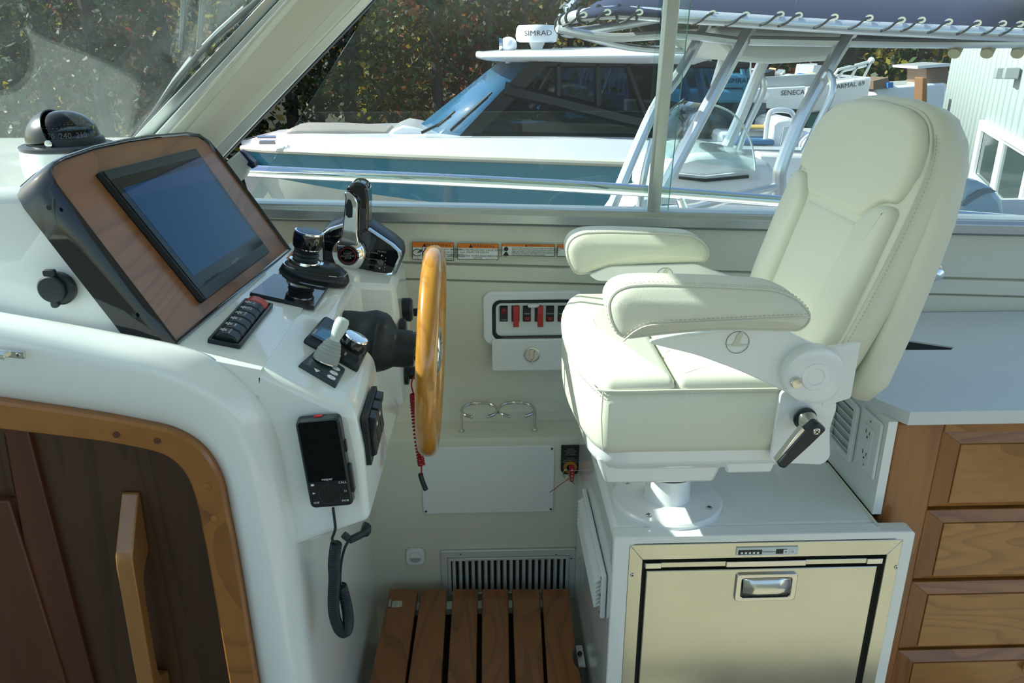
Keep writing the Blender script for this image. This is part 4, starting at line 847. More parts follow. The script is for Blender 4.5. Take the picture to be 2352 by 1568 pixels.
# ------------------------------------------------------------------ trim controller with knob
f = FBf(770, 800); Q = quad([(694, 787), (820, 857), (846, 803), (732, 742)], OB, NB, f)
t = thing('trim_controller', f.o, 'black interceptor controller with a blue screen and chrome-topped knob', 'controller')
c_ = np.mean(Q, axis=0); Qs = lambda k: [tuple(c_+(np.array(q)-c_)*k) for q in Q]
a = M(f); a.loft([[(*p, z) for p in Qs(k)] for k, z in ((1, -.001), (.99, .006), (.93, .016), (.86, .022))]); a.build('housing', BPLAS, t, bevel=.004, seg=3)
def tq(u, v, h=.0225): b = onpl(u, v, OB+NB*h, NB); return Frame(b, V(0, 1, 0), np.cross(NB, V(0, 1, 0)))
sf_ = tq(752, 776); S4 = quad([(712, 768), (772, 800), (790, 766), (735, 750)], OB+NB*.0225, NB, sf_)
a = M(sf_); a.prism(S4, 0, .0006); a.build('screen_bezel', mat('dark_blue_bezel', (.006, .03, .065), .1), t)
cc = np.mean(S4, axis=0); a = M(sf_); a.prism([tuple(cc+(np.array(p)-cc)*.74) for p in S4], .0006, .001); a.build('screen', mat('lit_blue_screen', (.03, .16, .33), .12), t)
lettering([('ZIPWAKE', tq(724, 761, .0235), .0056, dict(sx=1.0)), ('MENU', tq(794, 812, .0232), .0046)], PRINT, t)
kf = tq(808, 796, .020); a = M(kf); a.lathe([(.022, 0), (.0235, .004), (.0225, .012), (.0205, .018)], 32); a.build('knob', BLACK, t)
a = M(kf); a.lathe([(.0205, .018), (.0195, .0200), (.0185, .0202)], 32); a.build('knob_rim', CHROME, t)
a = M(kf); a.lathe([(.0185, .0200), (.0003, .0192)], 32); a.build('knob_cap', CHROME, t)
# ------------------------------------------------------------------ switch panel on the aft face
t = thing('aft_switch_panel', (-.18, 1.14, .98), 'narrow black panel with three rockers on the aft face of the console', 'switch panel')
pf = Frame((-.1815, 1.150, .985), (0, 1, 0), (-.03, 0, 1)); a = M(pf); a.prism(rrect(.125, .080, .004, 3), -.004, .005); a.build('panel', BPLAS, t, bevel=.0015)
for k in range(3):
    x = -.030+k*.036; a = M(pf); a.loft([[(x+s_*.0155, -.034, .004), (x+s_*.0155, -.030, .012), (x+s_*.0155, -.002, .010), (x+s_*.0155, .030, .016), (x+s_*.0155, .034, .004)] for s_ in (-1, 1)]); rk = a.build('rocker', BPLAS, t, bevel=.002)
    b = M(pf); b.box(x, .016, .0142, .008, .005, .0006); b.build('symbol', PRINT, rk)
# ------------------------------------------------------------------ steering column and wheel
WC = V(-.101, 1.42, 1.004); wt_, wb_ = V(-.0925, 1.42, 1.196), V(-.1115, 1.42, .809); wu = unit(wt_-wb_); wn_ = unit(np.cross(V(0, 1, 0), wu)); 
wf = Frame(WC, V(0, 1, 0), wu)          # local z = wu x ... points along X
t = thing('steering_column', V(-.25, 1.42, 1.02), 'black rubber tilt boot of the steering column', 'steering column')
ax = [V(-.262, 1.42, 1.046), V(-.205, 1.42, 1.026), V(-.150, 1.42, 1.009)]
path = spline([V(-.270, 1.42, 1.046), V(-.240, 1.42, 1.041), V(-.205, 1.42, 1.022), V(-.175, 1.42, 1.012), V(-.140, 1.42, 1.008)], 6)
def rad(k): t_ = k/(len(path)-1); return float(np.interp(t_, [0, .20, .26, .34, .46, .56, .66, .74, .78, 1], [.038, .040, .043, .056, .059, .057, .050, .043, .036, .035]))
a = M(); a.tube(path, [rad(k) for k in range(len(path))], 32); a.build('boot', BSOFT, t, angle=70)
rp_ = [V(-.205+.005*math.sin(q), 1.42, 1.020)+V(0, 1, 0)*.0585*math.cos(q)+V(.12, 0, 1)*.0560*math.sin(q) for q in np.linspace(0, 2*math.pi, 40, endpoint=False)]
a = M(); a.tube(rp_, .004, 8, closed=True); a.build('boot_fold', BSOFT, t)
a = M(); a.cyl(V(-.141, 1.42, 1.008), V(-.133, 1.42, 1.007), .033, 28); a.build('column_plate', BPLAS, t)
for k in range(6):
    th = k*math.pi/3+.3; a = M(); c = V(-.133, 1.42, 1.007)+V(0, math.cos(th), math.sin(th))*.026; a.cyl(c, c+V(.006, 0, 0), .004, 10); a.build('bolt', BPLAS, t)
t = thing('steering_wheel', WC, 'varnished wood-rimmed steering wheel with a chrome hub', 'steering wheel')
RR = .183
a = M(wf); a.fr = wf
ring = [(RR*math.cos(q), RR*math.sin(q), 0) for q in np.linspace(0, 2*math.pi, 72, endpoint=False)]
prof = [(1.0*math.cos(q), 1.0*math.sin(q)) for q in np.linspace(0, 2*math.pi, 16, endpoint=False)]
rings = [[((RR+.0150*c)*math.cos(q), (RR+.0150*c)*math.sin(q), .0185*s_) for c, s_ in prof] for q in np.linspace(0, 2*math.pi, 73)]
a.loft(rings, cap=False); a.build('rim', WHEELW, t)
sgn = 1 if wf.z[0] > 0 else -1
a = M(wf); a.lathe([(.018, -.028*sgn), (.018, -.012*sgn), (.046, -.010*sgn), (.050, -.004*sgn), (.050, .008*sgn), (.046, .013*sgn), (.03, .018*sgn), (.0004, .021*sgn)], 40); a.build('hub', CHROME, t)
for k in range(5):
    th = math.pi/2+k*2*math.pi/5+.1; d = V(math.cos(th), math.sin(th), 0); e = V(-math.sin(th), math.cos(th), 0); a = M(wf)
    a.loft([[tuple(d*r_+e*w1+V(0, 0, z1*sgn)) for w1, z1 in ((-wd, 0), (0, .004), (wd, 0), (0, -.003))] for r_, wd in ((.045, .010), (.10, .007), (RR-.010, .006))]); a.build('spoke', STEEL, t, angle=60)
# key switches and lanyard
t = thing('ignition_switch', (-.17, 1.66, 1.0), 'round black ignition switches with keys on the aft face beside the wheel', 'ignition switch')
def xdisc(p, r, l, name, m, par, ry=None):
    fr_ = Frame(p, (0, 1, 0), (0, 0, 1)); a = M(fr_); a.lathe([(r, 0), (r, l*.8), (r*.85, l), (.0004, l)], 28); return a.build(name, m, par)
xdisc(V(-.178, 1.67, 1.004), .026, .020, 'switch_body', BPLAS, t); xdisc(V(-.178, 1.60, .985), .022, .012, 'switch_body', BPLAS, t)
a = M(); a.box(-.150, 1.67, .998, .012, .004, .018); kh = a.build('key_head', BPLAS, t, bevel=.002)
a = M(); a.tube([V(-.142+.004*math.cos(q)*0, 1.67, .985)+V(.006*math.cos(q), 0, .016*math.sin(q)) for q in np.linspace(0, 6.28, 20)], .0011, 6); a.build('key_ring', STEEL, t)
a = M(); a.loft([[(-.146+dx, 1.672+dy, z) for dx, dy in ((-w1, -.002), (w1, -.002), (w1, .002), (-w1, .002))] for z, w1 in ((.968, .004), (.956, .008), (.944, .005), (.930, .003))]); a.build('key', STEEL, t)
t = thing('kill_switch', (-.17, 1.64, .86), 'black kill switch with a coiled red lanyard hanging below the wheel', 'kill switch')
xdisc(V(-.178, 1.64, .868), .026, .010, 'switch_body', BPLAS, t); xdisc(V(-.168, 1.64, .868), .014, .016, 'switch_knob', BPLAS, t)
def helix(path, r, turns, seg=10):
    P = spline(path, 12); out = []; m = len(P); tot = turns*seg
    prev = V(1, 0, 0)
    for k in range(tot+1):
        x = k/tot*(m-1); i = min(int(x), m-2); fr_ = x-i; p = P[i]*(1-fr_)+P[i+1]*fr_; tg = unit(P[i+1]-P[i]); xx = unit(prev-tg*(prev@tg)); yy = np.cross(tg, xx); prev = xx
        rk_ = r(k/tot) if callable(r) else r; th = 2*math.pi*k/seg; out.append(p+xx*rk_*math.cos(th)+yy*rk_*math.sin(th))
    return out
LY = 1.60
lp = [at(u, v, Y=LY) for u, v in ((945, 880), (950, 905), (951, 930), (955, 975), (962, 1030), (968, 1068))]
a = M(); a.tube(spline([V(-.155, 1.64, .868), lp[0], lp[1]], 6), .0018, 6); a.tube(helix([lp[1], lp[2], lp[3], lp[4], lp[5]], .0072, 26, 10), .0019, 5); a.tube(spline([lp[5], at(968, 1085, Y=LY), at(966, 1092, Y=LY)], 4), .0017, 6); a.build('lanyard_coil', REDCORD, t)
a = M(); a.tube(spline([at(966, 1088, Y=LY), at(968, 1098, Y=LY), at(973, 1112, Y=LY), at(978, 1124, Y=LY)], 4), .0058, 8); a.build('clip', BPLAS, t)
# ------------------------------------------------------------------ radio handset
IY = 1.062
hc = [at(u, v, Y=IY-.016) for u, v in ((683, 964), (783, 955), (812, 1160), (708, 1168))]
hctr = np.mean(hc, axis=0); hf_ = Frame(hctr, (hc[1]+hc[2]-hc[0]-hc[3]), (hc[0]+hc[1]-hc[2]-hc[3])); hw_ = np.linalg.norm(hc[1]+hc[2]-hc[0]-hc[3])/2; hh_ = np.linalg.norm(hc[0]+hc[1]-hc[2]-hc[3])/2
t = thing('radio_handset', hctr, 'black radio handset with keypad clipped to the console side', 'radio handset')
a = M(hf_); a.prism(rrect(hw_, hh_, .008, 4), -.014, .004, scale=.97); a.build('case', BPLAS, t, bevel=.003)
a = M(hf_); a.prism(rrect(hw_-.010, hh_*.66, .003, 3, 0, hh_*.145), .004, .0046); a.build('screen', BSCREEN, t)
a = M(hf_); a.prism(rrect(hw_-.010, hh_*.27, .003, 3, 0, -hh_*.335), .004, .0044); a.build('keypad', BLACK, t)
a = M(hf_); a.ring(circle(.0165, 32, 0, -hh_*.335), circle(.0158, 32, 0, -hh_*.335), .0044, .0048)
for s_ in (-1, 1): a.box(0, -hh_*.335+s_*.0125, .0046, .0005, .006, .0006)
a.build('keypad_ring', mat('ring_grey', (.035, .045, .05), .4), t)
lettering([('vesper', hf_.at(0, -hh_*.16, .0049), .0062), ('CALL', hf_.at(hw_*.33, -hh_*.21, .0047), .0052), ('16', hf_.at(hw_*.36, -hh_*.31, .0047), .0044), ('MOB', hf_.at(hw_*.33, -hh_*.42, .0047), .0050), ('VHF', hf_.at(-hw_*.33, -hh_*.42, .0047), .0050)], PRINT, t)
a = M(hf_); a.box(-hw_*.35, -hh_*.215, .0046, .0045, .0032, .0004); a.prism([(-hw_*.35-.002, -hh_*.31-.0015), (-hw_*.35+.0025, -hh_*.31), (-hw_*.35-.002, -hh_*.31+.0015)], .0044, .0048); a.build('symbol', PRINT, t)
a = M(hf_); a.prism(rrect(.006, .045, .002, 2, hw_/2+.001, -hh_*.20), -.011, .001); a.build('push_key', BPLAS, t, bevel=.0015)
a = M(hf_); a.prism(rrect(.004, .018, .001, 2, hw_/2, .024), -.008, -.002); a.build('volume_key', BPLAS, t)
a = M(hf_); a.box(0, hh_/2-.001, -.008, .012, .003, .006); a.build('red_button', RED, t)
cpth = [(765, 1166), (768, 1190), (770, 1215), (763, 1238), (772, 1246)]
a = M(); a.tube(spline([at(u, v, Y=1.055) for u, v in cpth], 6), .0022, 8); a.build('cord', BSOFT, t)
coil = [at(u, v, Y=Y) for u, v, Y in ((772, 1248, 1.055), (767, 1290, 1.06), (768, 1325, 1.066), (766, 1370, 1.068), (768, 1410, 1.07), (780, 1445, 1.075), (795, 1450, 1.08), (800, 1425, 1.082), (795, 1385, 1.082), (784, 1345, 1.08))]
a = M(); a.tube(helix(coil, .0078, 95, 9), .0018, 5); a.tube(spline(coil, 8), .0060, 8); a.build('coiled_cord', BSOFT, t)
a = M(); a.tube(spline([coil[-1], at(781, 1330, Y=1.085), at(784, 1290, Y=1.09), at(793, 1255, Y=1.095), at(806, 1236, Y=1.10)], 5), .0024, 8); a.build('cord_tail', BSOFT, t)
a = M(); a.tube(spline([at(803, 1240, Y=1.10), at(820, 1232, Y=1.11), at(838, 1222, Y=1.13), at(841, 1212, Y=1.14), at(834, 1209, Y=1.14)], 4), [.006]*8+[.0085]*9, 10); a.tube([at(789, 1227, Y=1.10), at(800, 1236, Y=1.10)], .006, 8); a.build('cable_gland', BSOFT, t)
# ================================================================== helm seat
seat = thing('helm_chair', (.357, 1.37, .705), 'cream vinyl helm chair with armrests on a white pedestal', 'chair')
def pillow(name, poly, z0, z1, r, fr_, m, parent, crown=.004, bottom=True, **k):
    a = M(fr_); rings = [[(*p, z0) for p in inset(poly, r*.4 if bottom else 0)]]
    if bottom: rings.append([(*p, z0+r*.4) for p in poly])
    for q in (0, .25, .5, .75, 1): t = q*math.pi/2; rings.append([(*p, z1-r+r*math.sin(t)) for p in inset(poly, r*(1-math.cos(t)))])
    c = np.mean(poly, axis=0); last = inset(poly, r)
    for s, h in ((.75, .45), (.45, .85), (.12, 1.0)): rings.append([(c[0]+(x-c[0])*s, c[1]+(y-c[1])*s, z1+crown*h) for x, y in last])
    a.loft(rings); return a.build(name, m, parent, angle=80, **k)
def dense(poly, step=.02):
    out = []; n = len(poly)
    for i in range(n):
        a_, b_ = np.array(poly[i]), np.array(poly[(i+1) % n]); m = max(1, int(np.linalg.norm(b_-a_)/step))
        for j in range(m): out.append(tuple(a_+(b_-a_)*j/m))
    return out
def rounded(poly, r, n=4):
    out = []; m = len(poly)
    for i in range(m):
        a_, b_, c_ = [np.array(poly[j % m], float) for j in (i-1, i, i+1)]; d1, d2 = a_-b_, c_-b_; l = min(np.linalg.norm(d1), np.linalg.norm(d2))*.48; rr = min(r, l)
        p, q = b_+unit(d1)*rr, b_+unit(d2)*rr
        for k in range(n+1): t = k/n; out.append(tuple(p*(1-t)**2+2*b_*t*(1-t)+q*t*t))
    return out
# pedestal
PC = V(.352, 1.365, .7055); pfm = Frame(PC, (1, 0, 0), (0, 1, 0))
a = M(pfm); a.lathe([(.107, -.002), (.107, .006), (.103, .010), (.045, .011)], 56); a.build('base_plate', WHITE, seat)
for th in (-35, 55, 145, 235): q = pfm.at(.086*math.cos(math.radians(th)), .086*math.sin(math.radians(th)), .0095); screw(q, .0065, seat)
a = M(pfm); a.lathe([(.046, .010), (.044, .016), (.043, .060), (.050, .064), (.050, .095), (.046, .115), (.046, .15)], 36); a.build('post', WHITE, seat)
a = M(pfm); a.lathe([(.0515, .066), (.0515, .068), (.0505, .069)], 36); a.build('collar_line', mat('dark_line', (.12, .13, .13), .5), seat)
q = pfm.pt(.044, -.040, .110); a = M(); a.cyl(q, q+V(.014, -.014, 0), .007, 10); a.build('bolt', STEEL, seat)
# tray
fp = [(.17, 1.20), (.165, 1.30), (.163, 1.40), (.165, 1.50), (.175, 1.58), (.20, 1.60), (.50, 1.60), (.50, 1.16), (.22, 1.16), (.19, 1.17)]
sf2 = Frame((0, 0, 0), (1, 0, 0), (0, 1, 0))
a = M(sf2); a.loft([[(x, y, z) for x, y in rounded(inset(fp, d), .02)] for d, z in ((.035, .872), (.012, .885), (.0, .905), (.0, .932))]); a.build('tray', WHITE, seat, angle=40)
a = M(); a.loft([[(x, 1.20+(.0 if x < .4 else 0), z), (x, 1.54, z)] for x, z in ((.20, .845), (.395, .845))], cap=False) if False else None
a = M(); a.hexa([(.20, 1.19, .846), (.385, 1.19, .846), (.385, 1.55, .846), (.20, 1.55, .846)], [(.18, 1.175, .905), (.40, 1.175, .905), (.40, 1.57, .905), (.18, 1.57, .905)]); a.build('tray_keel', WHITE, seat, bevel=.006)
a = M(); a.hexa([(.40, 1.17, .874), (.475, 1.17, .874), (.475, 1.57, .874), (.40, 1.57, .874)], [(.39, 1.165, .905), (.48, 1.165, .905), (.48, 1.58, .905), (.39, 1.58, .905)]); a.build('tray_skirt', WHITE, seat, bevel=.004)
# cushion body and pads
Y0, Y1 = 1.150, 1.612
front = [(.187, Y0), (.170, Y0+.03), (.156, Y0+.09), (.148, Y0+.16), (.146, (Y0+Y1)/2), (.148, Y1-.16), (.156, Y1-.09), (.170, Y1-.03), (.187, Y1)]
plan = list(reversed(front))+[(.30, Y0), (.40, Y0), (.52, Y0), (.52, Y1), (.40, Y1), (.30, Y1)]
plan = rounded(plan, .02, 3)
a = M(sf2); a.loft([[(x, y, z) for x, y in inset(plan, d)] for d, z in ((.02, .915), (.006, .926), (.0, .94), (-.002, .985), (-.001, 1.02), (.003, 1.036), (.012, 1.040))]); a.build('seat_cushion', VINYL, seat, angle=60)
xf = .298; yb0, yb1 = Y0+.112, Y1-.112
fp_ = rounded(list(reversed(front))+[(xf, Y0), (xf, Y1)], .012, 3)
pillow('front_pad', fp_, 1.026, 1.058, .017, sf2, VINYL, seat, crown=.012)
pillow('side_pad', rounded([(xf+.001, Y0), (.52, Y0), (.52, yb0), (xf+.001, yb0)], .014, 3), 1.026, 1.060, .016, sf2, VINYL, seat, crown=.006)
pillow('side_pad', rounded([(xf+.001, yb1), (.52, yb1), (.52, Y1), (xf+.001, Y1)], .014, 3), 1.026, 1.060, .016, sf2, VINYL, seat, crown=.006)
pillow('seat_insert', rounded([(xf+.002, yb0+.001), (.53, yb0+.001), (.53, yb1-.001), (xf+.002, yb1-.001)], .008, 3), 1.026, 1.055, .012, sf2, VINYL, seat, crown=.006)
def stitches(path, m, parent, r=.0007, dash=.0035, gap=.003, name='stitching'):
    P = [np.asarray(p, float) for p in path]; a = M(); d = 0; on = True; seg = []; nxt = dash
    L = [0]
    for i in range(1, len(P)): L.append(L[-1]+np.linalg.norm(P[i]-P[i-1]))
    def pos(s):
        i = int(np.searchsorted(L, s))-1; i = min(max(i, 0), len(P)-2); t = (s-L[i])/max(L[i+1]-L[i], 1e-9); return P[i]+(P[i+1]-P[i])*t
    s = 0
    while s+dash < L[-1]: a.tube([pos(s), pos(s+dash)], r, 5); s += dash+gap
    return a.build(name, m, parent)
edge = [(x, y, 1.040) for x, y in front]
pipe = [(.52, Y0-.001, 1.037), (.30, Y0-.0015, 1.037)]+[(x-.001, y, 1.037) for x, y in front]
a = M(); a.tube(spline(pipe, 4), .0022, 6); a.build('piping', VINYLD, seat)
stitches(spline([(.51, Y0-.0015, 1.031), (.30, Y0-.0025, 1.031)]+[(x-.002, y, 1.031) for x, y in front], 4), STITCH, seat)
for y_, x_ in ((Y0+.002, .184),): a = M(); a.tube([(x_-.001, y_-.002, 1.036), (x_-.002, y_-.002, .99), (x_+.003, y_, .93)], .0013, 5); a.build('corner_seam', VINYLD, seat)
# backrest
BU = unit(V(.103, 0, .324)); BF = Frame(V(.548, 1.385, 1.068), V(0, -1, 0), BU)            # local z towards the front
half = [(.188, -.045), (.205, .02), (.218, .10), (.225, .18), (.226, .24), (.222, .30), (.210, .345), (.188, .382), (.155, .405), (.11, .417), (.05, .423)]
outl = [(x, y) for x, y in half]+[(-x, y) for x, y in reversed(half)]
outl = dense(outl, .03)
pillow('back_cushion', outl, -.062, .0, .030, BF, VINYL, seat, crown=.004)
sh_half = [(.19, -.05), (.222, -.01), (.232, .08), (.236, .20), (.234, .26), (.226, .30), (.214, .345), (.190, .380), (.157, .401), (.11, .412), (.05, .417)]
so = dense([(x, y) for x, y in sh_half]+[(-x, y) for x, y in reversed(sh_half)], .03)
BFs = Frame(BF.o-BF.z*.082, BF.x, unit(BF.y+BF.z*.115)); pillow('back_shell', so, -.024, .020, .018, BFs, VINYL, seat, crown=.0)
pad = lambda nm, poly, z1, crown=.003, r=.013: pillow(nm, dense(rounded(poly, .018, 4), .02), -.02, z1, r, BF, VINYL, seat, crown=crown)
pad('headrest_pad', [(.196, .262), (.205, .31), (.190, .360), (.155, .388), (.10, .402), (0, .408), (-.10, .402), (-.155, .388), (-.190, .360), (-.205, .31), (-.196, .262), (-.150, .258), (-.108, .222), (.108, .222), (.150, .258)], .016, .004, .016)
pad('insert_pad', [(.104, .045), (.112, .218), (-.112, .218), (-.104, .045)], .006)
pad('lower_pad', [(.106, -.05), (.104, .042), (-.104, .042), (-.106, -.05)], .008)
for s in (1, -1): pad('bolster_pad', [(s*.180, -.045), (s*.200, .06), (s*.206, .16), (s*.204, .258), (s*.150, .254), (s*.113, .218), (s*.106, .045), (s*.108, -.05)][::s], .018, .005, .016)
for s in (1, -1):
    pp = [BF.pt(s*x, y, z) for x, y, z in ((.196, -.04, -.004), (.212, .06, -.004), (.2195, .16, -.004), (.220, .25, -.004), (.214, .31, -.004), (.198, .350, -.004), (.165, .383, -.004), (.11, .402, -.004), (0, .409, -.003))]
    a = M(); a.tube(spline(pp, 5), .0022, 6); a.build('piping', VINYLD, seat)
    stitches(spline([p+BF.x*s*.005-BF.z*.006 for p in pp], 5), TAN_STITCH, seat, r=.0006)
# armrests
def armpad(px, Yn, Yf, name):
    P = [at(u, v, Y=Yn) for u, v in px]; poly = [(p[0], p[2]) for p in P]; fr_ = Frame((0, (Yn+Yf)/2, 0), (1, 0, 0), (0, 0, 1)); h = (Yf-Yn)/2
    pl_ = dense(rounded(poly, .022, 5), .012); a = M(fr_); rings = []
    for q in np.linspace(-math.pi/2, math.pi/2, 9):
        e = abs(math.sin(q)); d = .016*(1-math.cos(max(abs(q)-.5, 0)*math.pi/2/(math.pi/2-.5))) ; rings.append([(x, y, -h*math.sin(q) if False else h*math.copysign(min(1, abs(math.sin(q))*1.0), q)) for x, y in inset(pl_, d)])
    c = np.mean(pl_, axis=0)
    full = [[(c[0]+(x-c[0])*k, c[1]+(y-c[1])*k, zz) for x, y in inset(pl_, .016)] for k, zz in ((.2, -h-.006), (.6, -h-.005), (.9, -h-.002))]
    full2 = [[(c[0]+(x-c[0])*k, c[1]+(y-c[1])*k, zz) for x, y in inset(pl_, .016)] for k, zz in ((.9, h+.002), (.6, h+.005), (.2, h+.006))]
    a.loft(full+rings+full2); arm = a.build(name, VINYL, seat, angle=75)
    for zz in (h*.78,):
        ln = [fr_.pt(x, y, zz) for x, y in inset(pl_, .002)]; b = M(); b.tube(ln, .0018, 5, closed=True); b.build('piping', VINYLD, arm)
        stitches([fr_.pt(x, y, zz-.007) for x, y in inset(pl_, -.0008)], STITCH, arm, r=.0006)
    return arm, fr_, h
armN = [(1427, 786), (1402, 742), (1396, 700), (1412, 672), (1445, 658), (1500, 655), (1640, 659), (1790, 667), (1840, 688), (1870, 722), (1866, 748), (1842, 767), (1740, 765), (1640, 764), (1540, 772)]
an, afr, ah = armpad(armN, 1.058, 1.140, 'armrest')
p_ = [at(u, v, Y=1.0505) for u, v in ((1432, 775), (1460, 752), (1500, 738), (1600, 733), (1740, 726), (1862, 720))]; stitches(spline(p_, 5), TAN_STITCH, an, r=.0006)
b = M(); b.tube(spline([at(u, v+8, Y=1.0515) for u, v in ((1432, 775), (1460, 752), (1500, 738), (1600, 733), (1740, 726), (1862, 720))], 5), .0014, 5); b.build('seam', VINYLD, an)
armF = [(1322, 637), (1303, 600), (1300, 570), (1312, 548), (1340, 535), (1400, 533), (1500, 536), (1592, 541), (1622, 558), (1634, 580), (1628, 603), (1606, 610), (1500, 612), (1420, 618)]
armpad(armF, 1.625, 1.705, 'armrest')
# brackets
def plate(px, Y, th, name, m=WHITE, r=.01, bev=.002, parent=seat):
    fr_ = Frame((0, Y, 0), (1, 0, 0), (0, 0, 1)); poly = rounded([(at(u, v, Y=Y)[0], at(u, v, Y=Y)[2]) for u, v in px], r, 4); a = M(fr_); a.prism(poly, -th, 0); return a.build(name, m, parent, bevel=bev)
arm = plate([(1478, 786), (1560, 772), (1700, 755), (1800, 755), (1850, 782), (1905, 805), (1940, 850), (1930, 900), (1890, 930), (1840, 920), (1790, 893), (1700, 852), (1600, 815)], 1.128, .012, 'arm_bracket', r=.02)
plate([(1880, 800), (1978, 785), (1955, 914), (1890, 935)], 1.140, .006, 'back_bracket', r=.004)
plate([(1793, 896), (1768, 1063), (1890, 1068), (1908, 1050), (1906, 985), (1925, 930), (1900, 890)], 1.142, .008, 'side_plate', r=.012)
plate([(1352, 632), (1372, 645), (1480, 648), (1620, 644), (1720, 668), (1700, 640), (1640, 622), (1600, 606), (1400, 612)], 1.622, .012, 'arm_bracket', r=.008)
dc = at(1869, 861, Y=1.112); df = Frame((dc[0], 1.116, dc[2]), (1, 0, 0), (0, 0, 1)); rD = abs(at(1938, 861, Y=1.112)[0]-dc[0])
a = M(df); a.lathe([(rD, -.012), (rD, .004), (rD*.97, .009), (rD*.9, .011), (rD*.48, .0115), (rD*.45, .0130), (rD*.30, .0130), (rD*.27, .0115), (.0003, .0112)], 48); a.build('pivot_cover', WHITE, seat)
p_ = at(1830, 880, Y=1.10); a = M(Frame((p_[0], 1.106, p_[2]), (1, 0, 0), (0, 0, 1))); a.lathe([(.009, 0), (.009, .006), (.0075, .009), (.0003, .0095)], 18); a.build('stop_pin', STEEL, seat)
# emblem on the arm bracket
for (u, v, Y, par) in ((1694, 786, 1.1275, seat), (1527, 634, 1.6215, seat)):
    p_ = at(u, v, Y=Y); ef = Frame((p_[0], Y-.0003, p_[2]), (1, 0, 0), (0, 0, 1)); a = M(ef); a.ring(circle(.0178, 36), circle(.0171, 36), 0, .0006); eo = a.build('emblem_ring', mat('emblem_steel', (.18, .18, .17), .35, metal=.7), par)
    b = M(ef); b.prism([(-.020, -.003), (-.008, -.004), (-.004, .002), (-.003, .010), (.003, .017), (.007, .019), (.006, .010), (.004, .004), (.003, -.002), (.008, -.004), (.019, -.003), (.018, -.0045), (.008, -.006), (.002, -.007), (-.004, -.0065), (-.010, -.0055)], .0, .0007); b.build('emblem_bird', mat('emblem_cream', (.66, .66, .54), .4), eo)
# recline lever
p_ = at(1850, 962, Y=1.13); lfm = Frame((p_[0], 1.134, p_[2]), (1, 0, 0), (0, 0, 1))
a = M(lfm); a.lathe([(.0185, 0), (.0185, .003), (.0165, .004)], 28); a.build('lever_washer', BPLAS, seat)
a = M(lfm); a.lathe([(.016, .003), (.014, .012), (.010, .024), (.010, .034)], 24, .003, -.002); a.build('lever_boss', STEEL, seat)
l0, l1_ = at(1868, 984, Y=1.09), at(1790, 1064, Y=1.09); ld = unit(l1_-l0); ln_ = np.linalg.norm(l1_-l0); lvf = Frame(l0, ld, np.cross(V(0, -1, 0), ld))
a = M(lvf); a.prism(rounded([(-.013, .012), (-.013, -.010), (.01, -.013), (ln_, -.0085), (ln_+.003, .0), (ln_, .0075), (.02, .011)], .006, 4), -.008, .010); lv_ = a.build('lever', BPLAS, seat, bevel=.003)
a = M(lvf); a.prism([(.008, -.0125), (ln_, -.0090), (ln_, -.0110), (.008, -.019)], -.006, .007); a.build('lever_core', STEEL, lv_, bevel=.001)
screw(lvf.at(-.001, .0, .010), .006, seat)
# chrome knob seen behind the backrest
p_ = at(2153, 630, Y=1.83); t = thing('wall_knob', p_, 'small chrome knob on the hull side behind the backrest', 'knob'); kf_ = Frame(p_+V(0, .015, 0), (1, 0, 0), (0, 0, 1)); a = M(kf_); a.lathe([(.018, 0), (.018, .008), (.014, .02), (.0004, .026)], 24); a.build('knob_cap', CHROME, t)
a = M(kf_); a.lathe([(.022, -.004), (.022, .001), (.018, .002)], 24); a.build('knob_flange', STEEL, t)
# ================================================================== outside
GZ = -1.7
a = M(); a.box(0, 30, GZ-.05, 120, 90, .1); struct(a, 'ground', mat('gravel', (.10, .10, .10), .95, noise=.35, nscale=6, bump=.8, bscale=12))
a = M(); a.box(-2.62, .0, 1.12, 2.5, 3.2, .12); struct(a, 'foredeck', GEL)
# wipers on the outer face of the windscreen
gn = unit(np.cross(dv, wsd)); gn = gn if gn[0] < 0 else -gn
def gp(u, v, h=.02): return onpl(u, v, g0+gn*h, gn)
t = thing('windscreen_wiper', gp(330, 300), 'long wiper lying along the lower edge of the windscreen by the pillar', 'wiper')
a = M(); a.tube([gp(u, v, .012) for u, v in ((300, 330), (345, 272), (400, 193), (460, 120), (520, 66), (590, 2), (640, -50))], .006, 6); a.build('wiper_blade', BSOFT, t)
a = M(); a.tube([gp(u, v, .024) for u, v in ((345, 272), (402, 182), (440, 132))], .005, 6); a.tube([gp(u, v, .026) for u, v in ((455, 118), (500, 72), (560, 18))], .004, 6); a.build('wiper_bridge', ALU, t)
t = thing('wiper_arm', gp(420, 60), 'slim pair of dark wiper arms crossing the upper windscreen', 'wiper arm')
for px in (((424, -40), (420, 60), (416, 112)), ((468, -40), (461, 60), (455, 118))): a = M(); a.tube([gp(u, v, .03) for u, v in px], .0055, 6); a.build('arm_rod', BSOFT, t)

